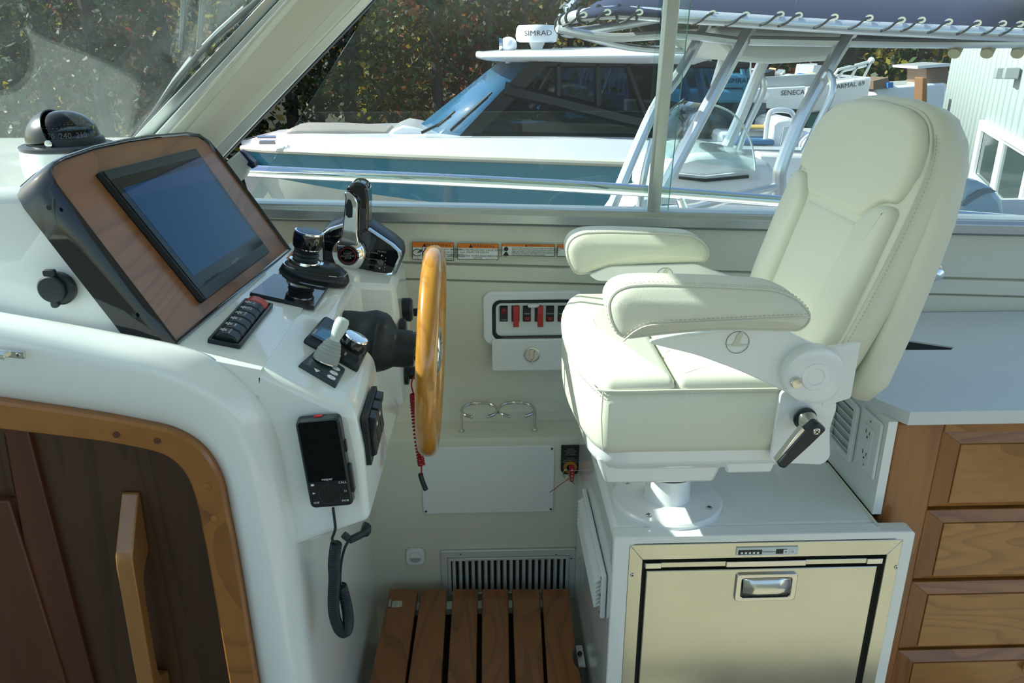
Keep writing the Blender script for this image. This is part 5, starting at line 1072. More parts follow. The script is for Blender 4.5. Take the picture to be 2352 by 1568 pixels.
# ------------------------------------------------------------------ boat with the blue hull
HB = mat('teal_hull', (.06, .24, .32), .10, coat=.8); HBOT = mat('cream_antifoul', (.66, .66, .56), .4); BW = mat('boat_white', (.80, .82, .84), .18, coat=.4)
DARKF = mat('dark_frame', (.006, .009, .014), .25); TINT = glass('tinted_cabin_glass', (.26, .48, .60), refl=.6)
A = thing('blue_cruiser', at(1200, 470, Y=10), 'teal-hulled cruiser with a white hardtop and black-framed cabin', 'boat')
YC = 10.3
stn = [(556, 340, 556, 352, 10.28), (610, 345, 640, 410, 9.95), (700, 349, 760, 432, 9.6), (850, 356, 900, 452, 9.3), (1000, 362, 1020, 468, 9.12), (1300, 372, 1310, 494, 9.0), (1700, 386, 1700, 526, 9.0), (2150, 402, 2150, 560, 9.05)]
sh_, chn = [], []
for u0, v0, u1, v1, Y in stn:
    sh_.append(at(u0, v0, Y=Y)); chn.append(at(u1, v1, Y=Y+.12))
mir = lambda p: V(p[0], 2*YC-p[1], p[2])
a = M(); a.loft([[s, s*.55+c*.45+V(0, .02, 0), c, mir(c), mir(s*.55+c*.45+V(0, .02, 0)), mir(s)] for s, c in zip(sh_, chn)]); a.build('hull', HB, A, angle=60)
a = M(); a.loft([[c, V(c[0]+.1, YC, c[2]-.75), mir(c), mir(c)+V(0, 0, .02), c+V(0, 0, .02)] for c in chn]); a.build('bottom', HBOT, A, angle=60)
a = M(); a.tube(sh_, .035, 8); a.build('rub_rail', mat('beige_rail', (.55, .52, .42), .4), A)
tp = [(556, 322, 10.28), (620, 310, 10.0), (700, 312, 9.7), (850, 317, 9.42), (1000, 320, 9.26), (1300, 322, 9.14), (1700, 330, 9.14), (2150, 344, 9.2)]
rl = [at(*q[:2], Y=q[2]) for q in tp]
a = M(); a.loft([[s+V(0, .01, .02), r, r+V(0, .10, .01), mir(r+V(0, .10, .01)), mir(r), mir(s+V(0, .01, .02))] for s, r in zip(sh_, rl)]); a.build('deck', BW, A, angle=30)
a = M(); a.loft([[at(u, v, Y=Y), at(u, v2, Y=Y), at(u, v2, Y=Y)+V(0, .8, 0), at(u, v, Y=Y)+V(0, .8, 0)] for u, v, v2, Y in ((655, 312, 299, 9.95), (680, 311, 295, 9.9), (780, 315, 296, 9.8), (890, 318, 303, 9.8))]); a.build('bow_cushion', mat('taupe_cushion', (.30, .27, .24), .7), A, bevel=.03)
a = M(); a.loft([[at(u, v, Y=9.75), at(u, v2, Y=9.75), at(u, v2, Y=9.75)+V(0, 1.0, 0), at(u, v, Y=9.75)+V(0, 1.0, 0)] for u, v, v2 in ((895, 320, 300), (925, 322, 288), (950, 322, 292), (1010, 324, 308))]); a.build('bow_coaming', BW, A, bevel=.03)
# cabin
cl = lambda u, v, Y=9.5: at(u, v, Y=Y)
w0, w1 = cl(1055, 318, 9.5), cl(1222, 143, 9.62); m0, m1 = at(948, 302, Y=YC), at(1150, 141, Y=YC)
a = M(); a.grid([[w0, w1], [w0*.5+m0*.5+V(-.06, 0, 0), w1*.5+m1*.5+V(-.04, 0, 0)], [m0, m1], [mir(w0)*.5+m0*.5+V(-.06, 0, 0), mir(w1)*.5+m1*.5], [mir(w0), mir(w1)]]); a.build('windscreen', mat('reflection_blue_glass', (.035, .12, .22), .06, coat=.4), A, solid=.02)  # blue base colour stands for the reflection on this glass
for s in (lambda p: p, mir):
    a = M(); P = [s(cl(u, v)) for u, v in ((1050, 318), (1092, 318), (1262, 146), (1215, 143))]; a.hexa(P, [p+V(0, .06 if s(V(0, 0, 0))[1] == 0 else -.06, 0) for p in P]); a.build('front_pillar', DARKF, A)
sidepx = [(1085, 319), (1250, 147), (1512, 148), (1720, 150), (1740, 325)]
for s, nm in ((lambda p: p, 1), (mir, 2)):
    a = M(); P = [s(cl(u, v, 9.55)) for u, v in sidepx]; a.loft([P, [p+V(0, .02, 0) for p in P]]); a.build('side_glass', TINT, A)
bars = [((1158, 205), (1250, 226), (1340, 248), (1420, 268), (1500, 286), (1700, 300)), ((1283, 147), (1283, 232)), ((1372, 147), (1374, 256)), ((1440, 147), (1490, 286)), ((1085, 319), (1300, 323), (1740, 327)), ((1250, 147), (1512, 147), (1720, 150))]
for k, b_ in enumerate(bars): a = M(); a.tube([cl(u, v, 9.53) for u, v in b_], .085 if k in (0, 4) else .04, 6); a.build('window_bar', DARKF, A)
a = M(); P = [cl(u, v, 9.6) for u, v in ((1440, 150), (1512, 150), (1560, 320), (1470, 322), (1450, 270))]; a.hexa if False else a.loft([P, [p+V(0, .05, 0) for p in P]]); a.build('door_frame', DARKF, A)
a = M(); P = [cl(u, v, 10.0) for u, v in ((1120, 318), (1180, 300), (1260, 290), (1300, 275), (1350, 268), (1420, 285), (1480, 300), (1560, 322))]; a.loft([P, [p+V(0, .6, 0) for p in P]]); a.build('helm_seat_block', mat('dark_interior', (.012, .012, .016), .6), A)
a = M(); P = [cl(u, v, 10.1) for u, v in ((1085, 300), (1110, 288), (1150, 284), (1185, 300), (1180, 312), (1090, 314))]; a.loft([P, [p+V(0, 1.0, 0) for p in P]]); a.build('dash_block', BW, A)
a = M(); P = [cl(u, v, 10.0) for u, v in ((1296, 268), (1305, 250), (1352, 258), (1362, 268), (1330, 284))]; a.loft([P, [p+V(0, .2, 0) for p in P]]); a.build('white_console', BW, A)
# hardtop
ht = [(1092, 134, 124, 9.9), (1110, 139, 120, 9.6), (1160, 143, 117, 9.42), (1300, 145, 115, 9.36), (1500, 149, 108, 9.36), (1600, 152, 106, 9.36), (1640, 150, 112, 9.5)]
a = M(); R = []
for u, vb, vt, Y in ht:
    b_, t_ = at(u, vb, Y=Y), at(u, vt, Y=Y); t_[2] = max(t_[2], b_[2]+.08); R.append([b_+V(0, .15, 0), b_*.5+t_*.5, t_+V(0, .25, 0), mir(t_+V(0, .25, 0)), mir(b_*.5+t_*.5), mir(b_+V(0, .15, 0))])
a.loft(R); a.build('hardtop', BW, A, bevel=.03, angle=40)
q = at(1500, 270, Y=10.9)
for u in (1560, 1600): a = M(); a.cyl(at(u, 150, Y=9.7), at(u+40, 330, Y=9.7), .05, 8); a.build('aft_post', BW, A)
RD = thing('radar_dome', at(1233, 92, Y=9.9), 'white radar dome lettered in black on top of the cruiser hardtop', 'radar')
rc = at(1233, 76, Y=9.9); rf = Frame(rc, (1, 0, 0), (0, 1, 0)); a = M(rf); a.lathe([(.20, -.10), (.235, -.085), (.245, -.03), (.235, .05), (.21, .085), (.0004, .095)], 32); a.build('radome', BW, RD)
a = M(rf); a.loft([[(x*k, y*k, z) for x, y in ((-.10, -.10), (.10, -.10), (.10, .10), (-.10, .10))] for k, z in ((1.0, -.30), (.55, -.18), (.9, -.10))]); a.build('pedestal', BW, RD)
lettering([('SIMRAD', Frame(rc+V(.0, -.2475, -.005), (1, .0, .02), (0, 0, 1)), .078, dict(sx=1.15))], DPRINT, RD)
SP = thing('spotlight', at(1168, 118, Y=9.9), 'small white searchlight on the front of the cruiser hardtop', 'light')
sc_ = at(1168, 103, Y=9.9); a = M(); a.sphere(sc_, .10, .12, .09, n=16, m=10); a.build('lamp_body', BW, SP)
a = M(); a.cyl(sc_-V(0, 0, .07), sc_-V(0, 0, .2), .035, 10); a.build('lamp_foot', BW, SP)
a = M(); a.fr = Frame(sc_+V(-.09, -.02, 0), (0, 1, 0), (0, 0, 1)); a.lathe([(.075, -.02), (.07, .015), (.0004, .02)], 18); a.build('lamp_lens', CHROME, SP)
for px in (((968, 305), (1010, 285), (1035, 265)), ((1035, 300), (1072, 265), (1120, 222))):
    t = thing('cruiser_wiper', at(*px[0], Y=9.4), 'black wiper arm on the cruiser windscreen'+(' near its foot' if px[0][0] < 1000 else ' beside the dark pillar'), 'wiper'); a = M(); a.tube([at(u, v, Y=9.40) for u, v in px], .018, 6); a.build('wiper_rod', DARKF, t); a = M(); a.tube([at(px[1][0]-6, px[1][1]+6, Y=9.39), at(px[2][0]+10, px[2][1]-10, Y=9.39)], .012, 6); a.build('wiper_rubber', BSOFT, t)
t = thing('deck_cleat', at(615, 325, Y=9.8), 'pop-up steel cleat on the bow of the cruiser', 'cleat'); p_ = at(615, 326, Y=9.8); a = M(); a.box(p_[0], p_[1], p_[2], .2, .05, .05); a.build('cleat_body', CHROME, t, bevel=.01); a = M(); a.tube([p_+V(-.11, -.01, .06), p_+V(.11, -.01, .06)], .018, 8); a.build('cleat_horn', CHROME, t)

# ------------------------------------------------------------------ centre console with the canvas T-top
PIPE = mat('anodised_pipe', (.74, .77, .78), .25, metal=.55); NAVY = mat('navy_canvas', (.010, .021, .066), .85, noise=.12, nscale=60, bump=.2, bscale=500)
B = thing('center_console_boat', at(1900, 520, Y=5.4), 'white centre console boat with an aluminium T-top frame', 'boat')
def bt(px, r, name='pipe', n=10, sm=5): a = M(); a.tube(spline([at(u, v, Y=Y) for u, v, Y in px], sm) if len(px) > 2 else [at(u, v, Y=Y) for u, v, Y in px], r, n); return a.build(name, PIPE, B)
bt([(1392, 515, 4.45), (1415, 452, 4.45), (1500, 256, 4.6), (1561, 168, 4.75), (1626, 50, 4.95)], .032)
bt([(1462, 520, 4.5), (1480, 400, 4.5), (1500, 320, 4.55)], .020)
bt([(1470, 520, 4.5), (1512, 455, 4.5), (1600, 290, 4.6), (1690, 122, 4.75), (1732, 48, 4.85)], .036)
bt([(1655, 368, 6.2), (1700, 270, 6.2), (1745, 160, 6.2), (1760, 132, 6.2)], .045)
bt([(1690, 366, 6.2), (1712, 300, 6.2), (1748, 222, 6.2), (1754, 190, 6.2), (1744, 168, 6.2)], .026)
bt([(1790, 470, 4.6), (1790, 420, 4.6), (1795, 380, 4.6), (1840, 270, 4.65), (1920, 127, 4.75), (1966, 58, 4.85)], .040)
bt([(1845, 352, 4.6), (1880, 280, 4.6), (1908, 222, 4.6), (1912, 190, 4.62), (1902, 166, 4.65), (1890, 180, 4.66)], .020)
bt([(1640, 200, 6.2), (1665, 110, 6.2), (1655, 95, 6.2)], .03)
bt([(1283, 66, 4.9), (1400, 86, 4.85), (1560, 80, 4.8), (1700, 96, 4.78)], .024)
bt([(1283, 66, 4.9), (1440, 108, 5.6), (1580, 118, 6.1)], .022)
bt([(1720, 93, 4.78), (1925, 97, 4.78), (2120, 100, 4.8), (2380, 100, 4.8)], .026)
bt([(1500, 485, 4.4), (1590, 478, 4.4), (1700, 448, 4.5), (1790, 428, 4.6)], .028)
edge = [(1560, 33, 6.6), (1400, 62, 6.2), (1312, 75, 5.6), (1290, 62, 5.2), (1300, 48, 4.9), (1338, 35, 4.62), (1420, 29, 4.5), (1520, 35, 4.45), (1700, 47, 4.4), (1900, 60, 4.4), (2100, 70, 4.4), (2380, 82, 4.4)]
rim = spline([at(u, v, Y=Y) for u, v, Y in edge], 6); a = M(); a.tube(rim, .034, 12); a.build('rim_pipe', PIPE, B)
CV = thing('ttop_canvas', at(1900, 20, Y=5.2), 'navy canvas stretched and laced over the T-top frame', 'canvas')
def cvr(u, v, Y): return at(u, v, Y=Y)
nearE = [cvr(u, v, 4.42) for u, v in ((1330, 30), (1420, 20), (1520, 26), (1700, 38), (1815, 46), (2000, 56), (2200, 68), (2400, 78))]
rid = [cvr(u, v, 5.4) for u, v in ((1400, 18), (1460, -6), (1560, -22), (1700, -22), (1830, -20), (2000, -15), (2200, -8), (2400, 0))]
farE = [V(p[0]*1.35, 6.5, p[2]+.02) for p in nearE]
mid1 = [n_*.5+r_*.5+V(0, -.05, .04) for n_, r_ in zip(nearE, rid)]; mid2 = [f_*.5+r_*.5+V(0, 0, .04) for f_, r_ in zip(farE, rid)]
a = M(); a.grid([[p+V(0, -.01, -.03) for p in nearE], nearE, mid1, rid, mid2, farE]); a.build('canvas_sheet', NAVY, CV, solid=.006, angle=60)
a = M(); a.tube([nearE[4]+V(0, -.006, -.02), mid1[4]+V(0, 0, .006), rid[4]+V(0, 0, .006)], .006, 6); a.tube([nearE[6]+V(.4, -.006, -.02), mid1[6]+V(.4, 0, .006), rid[6]+V(.4, 0, .006)], .006, 6); a.build('canvas_seam', DARKF, CV)
lace = [(1340, 34), (1395, 28), (1468, 28), (1636, 31), (1713, 34), (1792, 33), (1834, 35), (1916, 39), (1996, 41), (2070, 46), (2116, 46), (2178, 50), (2244, 53), (2302, 54), (2342, 55)]
for u, v in lace:
    g_ = at(u, v, Y=4.40); a = M(Frame(g_, (1, 0, 0), (0, 0, 1))); a.ring(circle(.020, 14, 0, 0, .016), circle(.009, 14, 0, 0, .007), 0, .010); a.build('grommet', CHROME, CV)
    a = M(); a.tube(spline([at(u, v, Y=4.385), at(u-12, v+5, Y=4.36), at(u-28, v+18, Y=4.35), at(u-48, v+26, Y=4.37)], 3), .006, 5); a.build('lacing', BSOFT, CV)
for k in range(9):
    i = 18+k*3; p_ = rim[min(i, len(rim)-1)]; tg = unit(rim[min(i+1, len(rim)-1)]-p_); a = M(Frame(p_, np.cross(tg, V(0, 0, 1)), V(0, 0, 1)-tg*tg[2])); a.tube([(.040*math.cos(q), .040*math.sin(q), 0) for q in np.linspace(0, 2*math.pi, 14, endpoint=False)], .007, 5, closed=True); a.build('lacing', BSOFT, CV)
# underside box and navy bag
P = [at(u, v, Y=4.95) for u, v in ((1640, 62), (1962, 68), (1932, 128), (1900, 140), (1772, 147), (1690, 140), (1648, 100))]; a = M(); a.loft([P, [p+V(0, 1.2, 0) for p in P]]); a.build('electronics_box', mat('cream_box', (.74, .75, .68), .35), B, bevel=.03)
P = [at(u, v, Y=5.0) for u, v in ((1978, 66), (2380, 82), (2380, 98), (1972, 94))]; a = M(); a.loft([P, [p+V(0, .9, 0) for p in P]]); a.build('storage_bag', NAVY, CV)
P = [at(u, v, Y=5.3) for u, v in ((1920, 108), (1965, 108), (1962, 150), (1890, 150))]; a = M(); a.loft([P, [p+V(0, .1, 0) for p in P]]); a.build('dark_screen_panel', mat('brown_panel', (.05, .05, .04), .5), B)
for k, u in enumerate((2195, 2270, 2340)):
    a = M(); p_, q_ = at(u+6, 100, Y=4.85), at(u-4, 124, Y=4.8); a.cyl(p_, q_, .038, 14, .034); a.build('rod_holder', mat('cream_plastic', (.55, .50, .30), .5), B)
# hull and console
YB = 5.4; mb_ = lambda p: V(p[0], 2*YB-p[1], p[2]); S = [V(.55, 5.36, .33), V(.95, 4.85, .33), V(1.4, 4.5, .33), V(2.0, 4.3, .33), V(5.0, 4.25, .33)]
a = M(); a.loft([[s, s+V(.1, .12, -1.0), V(s[0]+.3, YB, s[2]-1.4), mb_(s+V(.1, .12, -1.0)), mb_(s), mb_(s)+V(0, -.18, .02), mb_(s)+V(0, -.2, -.4), s+V(0, .2, -.4), s+V(0, .18, .02)] for s in S]); a.build('hull', BW, B, angle=40)
P = [at(u, v, Y=4.8) for u, v in ((1405, 520), (1435, 478), (1475, 452), (1510, 448), (1515, 520))]; a = M(); a.loft([P, [p+V(0, .5, 0) for p in P]]); a.build('bow_locker', BW, B, bevel=.02)
P = [at(u, v, Y=5.0) for u, v in ((1495, 470), (1500, 425), (1530, 372), (1600, 352), (1660, 350), (1770, 372), (1800, 420), (1800, 480))]; a = M(); a.loft([P, [p+V(0, .75, .0) for p in P]]); a.build('console', BW, B, bevel=.04)
for px, m_, nm in ((((1550, 398), (1620, 405), (1735, 392), (1742, 405), (1742, 412), (1620, 421), (1548, 410)), mat('console_trim', (.62, .64, .64), .3), 'console_band'), (((1560, 405), (1620, 411), (1720, 402), (1720, 409), (1620, 418), (1560, 411)), DARKF, 'console_vent')):
    P = [at(u, v, Y=4.955 if nm == 'console_band' else 4.94) for u, v in px]; a = M(); a.loft([P, [p+V(0, .05, 0) for p in P]]); a.build(nm, m_, B)
P = [at(u, v, Y=6.35) for u, v in ((1740, 350), (1860, 356), (1930, 362), (1930, 460), (1740, 450))]; a = M(); a.loft([P, [p+V(0, .15, 0) for p in P]]); a.build('far_gunwale', BW, B, bevel=.03)
rows = []
for k in range(9):
    t_ = k/8; Y = 5.05+.6*t_; bow = math.sin(t_*math.pi)*.10
    rows.append([at(u, v, Y=5.05)+V(-bow*s_, Y-5.05, 0) for (u, v), s_ in (((1545, 366), 1), ((1570, 310), .9), ((1600, 262), .8), ((1628, 240), .7))])
a = M(); a.grid(rows); a.build('spray_screen', CLEAR, B, solid=.008)
sc = [(1735, 392), (1733, 366), (1726, 330), (1710, 294), (1685, 262), (1655, 246), (1632, 240)]; sb_ = [(1545, 366), (1552, 345), (1562, 325), (1575, 300), (1592, 272), (1610, 252), (1628, 240)]
a = M(); a.grid([[at(u, v, Y=4.98) for u, v in sc], [at((u+p)/2, (v+q)/2, Y=4.96) for (u, v), (p, q) in zip(sc, sb_)], [at(u, v, Y=5.0) for u, v in sb_]]); a.build('spray_screen', CLEAR, B, solid=.008)
a = M(); a.tube(spline([at(u, v, Y=4.98) for u, v in sc], 4), .006, 6); a.build('screen_edge', mat('pale_edge', (.6, .7, .7), .3), B)
CC = thing('console_compass', at(1655, 378, Y=5.1), 'small black compass on the neighbouring console', 'compass'); p_ = at(1655, 385, Y=5.1); f = Frame(p_, (1, 0, 0), (0, 1, 0))
a = M(f); a.lathe([(.10, 0), (.10, .02), (.075, .03)], 24); a.build('base_ring', BPLAS, CC); a = M(f); a.sphere((.01, 0, .03), .072, n=20, m=8, bot=.0); a.build('dome', BLACK, CC); a = M(f); a.sphere((-.035, -.02, .035), .06, n=16, m=8, bot=.0); a.build('visor', BPLAS, CC)
# grey cowling at the right
P = [(2196, 520), (2205, 440), (2225, 412), (2250, 415), (2285, 432), (2306, 458), (2314, 500), (2314, 530)]
CW = thing('grey_cowling', at(2260, 510, Y=6), 'blue-grey rounded cowling behind the seat back', 'cowling'); P3 = [at(u, v, Y=6.0) for u, v in P]; a = M(); a.loft([P3, [p+V(0, .6, 0) for p in P3]]); a.build('cowl_shell', mat('cowl_grey', (.36, .48, .54), .25, coat=.4), CW, bevel=.05, seg=3)
P3 = [at(u, v, Y=5.98) for u, v in ((2208, 472), (2225, 452), (2250, 437), (2275, 432), (2290, 440), (2262, 445), (2235, 460), (2215, 474))]; a = M(); a.loft([P3, [p+V(0, .03, 0) for p in P3]]); a.build('cowl_recess', mat('cowl_dark', (.17, .22, .23), .5), CW)
a = M(); a.box(at(2400, 512, Y=5.9)[0], 5.9, at(2400, 512, Y=5.9)[2]-.5, 1.4, .1, 1.0); a.build('cowl_base', mat('dark_interior', (.012, .012, .016), .6), CW)
# ------------------------------------------------------------------ far boats
def blk(par, px, Y, d, name, m, **k): P = [at(u, v, Y=Y) for u, v in px]; a = M(); a.loft([P, [p+V(0, d, 0) for p in P]]); return a.build(name, m, par, **k)
C1 = thing('pilothouse_boat', at(1640, 300, Y=13), 'white boat with a tan bimini and radar seen through the T-top legs', 'boat')
blk(C1, [(1555, 205), (1735, 205), (1770, 212), (1765, 235), (1560, 240)], 13, 1.8, 'cabin_roof', BW, bevel=.05)
blk(C1, [(1560, 240), (1760, 236), (1760, 300), (1556, 310)], 13.2, 1.5, 'cabin_glass', mat('far_glass', (.03, .06, .08), .1))
blk(C1, [(1480, 300), (1800, 290), (1860, 420), (1500, 420)], 12.8, 2.0, 'hull', BW, bevel=.1)
blk(C1, [(1560, 165), (1600, 158), (1680, 164), (1690, 172), (1640, 176), (1560, 178)], 13.5, 1.4, 'bimini', mat('tan_canvas', (.55, .42, .26), .8), bevel=.03)
blk(C1, [(1560, 178), (1640, 176), (1660, 205), (1560, 205)], 13.8, .05, 'clear_curtain', mat('grey_curtain', (.26, .30, .32), .4))
p_ = at(1683, 184, Y=13.2); a = M(Frame(p_, (1, 0, 0), (0, 1, 0))); a.lathe([(.24, -.10), (.28, -.07), (.28, .05), (.24, .10), (.0004, .11)], 20); a.build('radome', BW, C1)
lettering([('SIMRAD', Frame(p_+V(.02, -.285, 0), (1, 0, 0), (0, 0, 1)), .10, dict(sx=1.1))], DPRINT, C1)
for (u0, v0, u1, v1) in ((1605, 105, 1640, 205), (1700, 120, 1712, 205), (1597, 170, 1650, 280), (1720, 140, 1722, 205)): a = M(); a.cyl(at(u0, v0, Y=13), at(u1, v1, Y=13), .04, 6); a.build('pole', DARKF if u0 == 1597 else PIPE, C1)
C2 = thing('black_hull_boat', at(1750, 260, Y=15), 'black-hulled boat with a pale lettered transom beyond the console', 'boat')
blk(C2, [(1640, 270), (1655, 215), (1700, 190), (1780, 160), (1778, 200), (1735, 268)], 15.2, 1.0, 'hull', DARKF)
blk(C2, [(1660, 246), (1690, 205), (1852, 198), (1842, 252)], 15.0, .15, 'transom', BW, bevel=.02)
blk(C2, [(1640, 250), (1860, 252), (1850, 300), (1640, 296)], 15.1, .8, 'bottom', mat('dark_interior', (.012, .012, .016), .6))
blk(C2, [(1690, 204), (1740, 178), (1880, 170), (1880, 198)], 15.1, .3, 'gunwale', mat('far_grey', (.40, .44, .46), .4))
lettering([('SENECA', Frame(at(1821, 213, Y=14.98), (1, 0, .04), (0, 0, 1)), .12)], DPRINT, C2)
rs_ = random.Random(5)
for k in range(7):
    u = 1722+k*24; blk(C2, [(u, 200), (u+rs_.randint(8, 16), 199), (u+rs_.randint(8, 16), 172-rs_.randint(0, 18)), (u, 174-rs_.randint(0, 14))], 15.6+rs_.random(), .4, 'deck_gear', [BW, mat('far_blue', (.06, .16, .30), .5), mat('far_tan', (.42, .30, .18), .6), ALU][k % 4], bevel=.02)
C3 = thing('lobster_boat', at(1950, 230, Y=17), 'white workboat with a long bow rail and lettered bow', 'boat')
blk(C3, [(1850, 196), (2004, 176), (1992, 240), (1850, 262)], 17, 2.0, 'hull', BW, bevel=.05)
blk(C3, [(1850, 252), (1992, 238), (1985, 300), (1850, 300)], 17.1, 1.6, 'bottom', mat('far_green', (.05, .16, .14), .6))
blk(C3, [(1860, 195), (1870, 150), (1910, 148), (1915, 190)], 17.6, 1.0, 'wheelhouse', mat('far_grey', (.40, .44, .46), .4))
lettering([('MARMAL 69', Frame(at(1948, 196, Y=16.97), (1, 0, .13), (0, 0, 1)), .13), ], DPRINT, C3)
for px in (((1915, 175), (1925, 160), (2003, 140)), ((1925, 178), (1938, 162), (1990, 150)), ((1985, 176), (2001, 142)), ((1955, 178), (1968, 154))): a = M(); a.tube([at(u, v, Y=17.0) for u, v in px], .03, 6); a.build('bow_rail', PIPE, C3)
a = M(); a.sphere(at(2001, 139, Y=17), .07, n=10, m=6); a.build('bow_light', BW, C3)
OB = thing('outboard_engine', at(1800, 330, Y=9), 'white outboard engine under a steel arch beside the seat back', 'outboard')
blk(OB, [(1768, 345), (1770, 285), (1785, 272), (1815, 268), (1838, 282), (1848, 310), (1840, 350)], 9, .6, 'cowl', BW, bevel=.06)
blk(OB, [(1790, 350), (1800, 292), (1838, 285), (1846, 312), (1838, 350)], 8.98, .05, 'cowl_side', mat('cowl_side', (.55, .60, .62), .3))
blk(OB, [(1846, 330), (1870, 308), (1895, 312), (1890, 380), (1846, 372)], 8.8, .6, 'cowl', BW, bevel=.05)
a = M(); a.tube(spline([at(u, v, Y=8.95) for u, v in ((1757, 330), (1765, 268), (1778, 254), (1815, 256), (1826, 275))], 4), .028, 8); a.build('arch', PIPE, OB)
SK = thing('white_skiff', at(1700, 360, Y=8), 'low white skiff with a tan coaming and blue cushion', 'boat')
blk(SK, [(1650, 300), (1762, 300), (1770, 350), (1650, 350)], 9.2, .8, 'hull', BW, bevel=.05)
blk(SK, [(1695, 288), (1768, 289), (1768, 297), (1695, 297)], 9.1, .15, 'coaming', mat('tan_coaming', (.62, .42, .14), .5), bevel=.02)
blk(SK, [(1690, 318), (1780, 321), (1780, 334), (1690, 332)], 8.9, .3, 'cushion', mat('far_blue', (.06, .16, .30), .5), bevel=.02)
blk(SK, [(1560, 340), (1860, 345), (1860, 372), (1560, 372)], 8.6, .3, 'deck', mat('far_grey', (.40, .44, .46), .4))
LB = thing('moored_launch', at(2060, 205, Y=19), 'distant white launch with an awning beside the shed', 'boat')
blk(LB, [(2010, 200), (2175, 190), (2170, 260), (2020, 340), (2010, 222)], 19, 1.5, 'hull', BW, bevel=.05); blk(LB, [(2108, 152), (2182, 145), (2182, 152), (2108, 158)], 19, 1.2, 'awning', BW); blk(LB, [(2128, 158), (2178, 154), (2178, 190), (2128, 192)], 19.2, .9, 'cabin', mat('far_brown', (.20, .13, .09), .6))
blk(LB, [(2006, 186), (2040, 178), (2044, 200), (2006, 205)], 18.9, .8, 'dark_stern', mat('far_brown', (.20, .13, .09), .6)); blk(LB, [(2040, 190), (2052, 189), (2052, 201), (2040, 202)], 18.8, .2, 'blue_drum', mat('drum_blue', (.03, .18, .45), .5))
t = thing('timber_piling', at(2124, 230, Y=16), 'brown timber post standing in front of the shed', 'post'); blk(t, [(2118, 178), (2131, 178), (2128, 330), (2114, 330)], 16, .3, 'post_shaft', mat('piling', (.22, .11, .05), .8), bevel=.02)
# ------------------------------------------------------------------ corrugated shed
SF0, SF1 = at(2186, 150, Y=17.0), at(2420, 150, Y=9.0); SF0[2] = SF1[2] = GZ
SD = unit(SF1-SF0); SLEN = float(np.linalg.norm(SF1-SF0)); SHF = Frame(SF0, SD, V(0, 0, 1))          # local z points to the camera side
SH = thing('corrugated_shed', SF0, 'white corrugated metal shed with a sliding window at the right', 'shed')
top = 6.0; SIDE = mat('white_siding', (.34, .39, .385), .5)
a = M(SHF); prof = []; x = 0
while x < SLEN+1.5: prof += [(x, 0), (x+.19, 0), (x+.22, .05), (x+.30, .05), (x+.33, 0)]; x += .40
a.grid([[(x_, y_, z_) for x_, z_ in prof] for y_ in (0, top)]); a.build('siding', SIDE, SH, angle=20, solid=.01)
def sq(u, v): d = onpl(u, v, SHF.o, SHF.z)-SHF.o; return d@SHF.x, d@SHF.y
(wx0, wz1), (wx1, _), (_, wz0) = sq(2270, 290), sq(2400, 296), sq(2300, 455)
wf_ = SHF.at((wx0+wx1)/2, (wz0+wz1)/2, .06); ww, wh = wx1-wx0, wz1-wz0
a = M(wf_); a.ring(rrect(ww+.3, wh+.16, .005, 1), rrect(ww, wh, .005, 1), -.05, .05); fo = a.build('window_frame', BW, SH)
for s, nm in ((-1, 1), (1, 2)): a = M(wf_); a.ring(rrect(ww/2, wh, .005, 1, s*ww/4), rrect(ww/2-.22, wh-.10, .005, 1, s*ww/4), -.01-.01*s, .03-.01*s); a.build('sash', BW, SH); a = M(wf_); a.box(s*ww/4, 0, -.01, ww/2-.2, wh-.08, .01); a.build('pane', mat('shed_pane', (.06, .09, .09), .06), SH)
for u in (2325, 2347): q = sq(u, 168); a = M(SHF); a.box(q[0], q[1], .12, .16, .14, .16); a.build('wall_lamp', mat('lamp_grey', (.30, .33, .33), .5), SH, bevel=.01)
# ------------------------------------------------------------------ grey house with a railing
HS = thing('grey_house', at(1380, 260, Y=24), 'grey clapboard house with a white railed porch behind the cruiser', 'house')
HG = mat('grey_clapboard', (.40, .45, .52), .7); hx0, hx1 = at(1255, 200, Y=24)[0], at(1560, 200, Y=24)[0]
hz1 = at(1300, 108, Y=24)[2]; a = M(); a.box((hx0+hx1)/2, 26, (GZ+hz1)/2, hx1-hx0, 4, hz1-GZ); a.build('wall', HG, HS)
a = M(); a.loft([[(hx0-.3, y, hz1), (hx0-.3+(hx1-hx0)*.5, y, hz1+2.2), (hx1+.3, y, hz1), (hx1+.3, y, hz1-.12), (hx0-.3+(hx1-hx0)*.5, y, hz1+2.0), (hx0-.3, y, hz1-.12)] for y in (23.6, 28.3)]); a.build('roof', mat('slate_roof', (.22, .26, .33), .7), HS)
r0, r1 = at(1245, 172, Y=22), at(1330, 172, Y=22); rb = at(1245, 222, Y=22)[2]
a = M(); a.box((r0[0]+at(1480, 172, Y=22)[0])/2, 22, r0[2], at(1480, 172, Y=22)[0]-r0[0], .08, .07); a.build('hand_rail', BW, HS)
a = M(); a.box((r0[0]+at(1480, 172, Y=22)[0])/2, 22.3, rb-.4, at(1480, 172, Y=22)[0]-r0[0], 1.2, .9); a.build('porch', mat('far_grey', (.40, .44, .46), .4), HS)
for k in range(22): x_ = r0[0]+.12*k*1.05; a = M(); a.box(x_, 22, (r0[2]+rb)/2, .045, .045, r0[2]-rb); a.build('baluster', BW, HS)
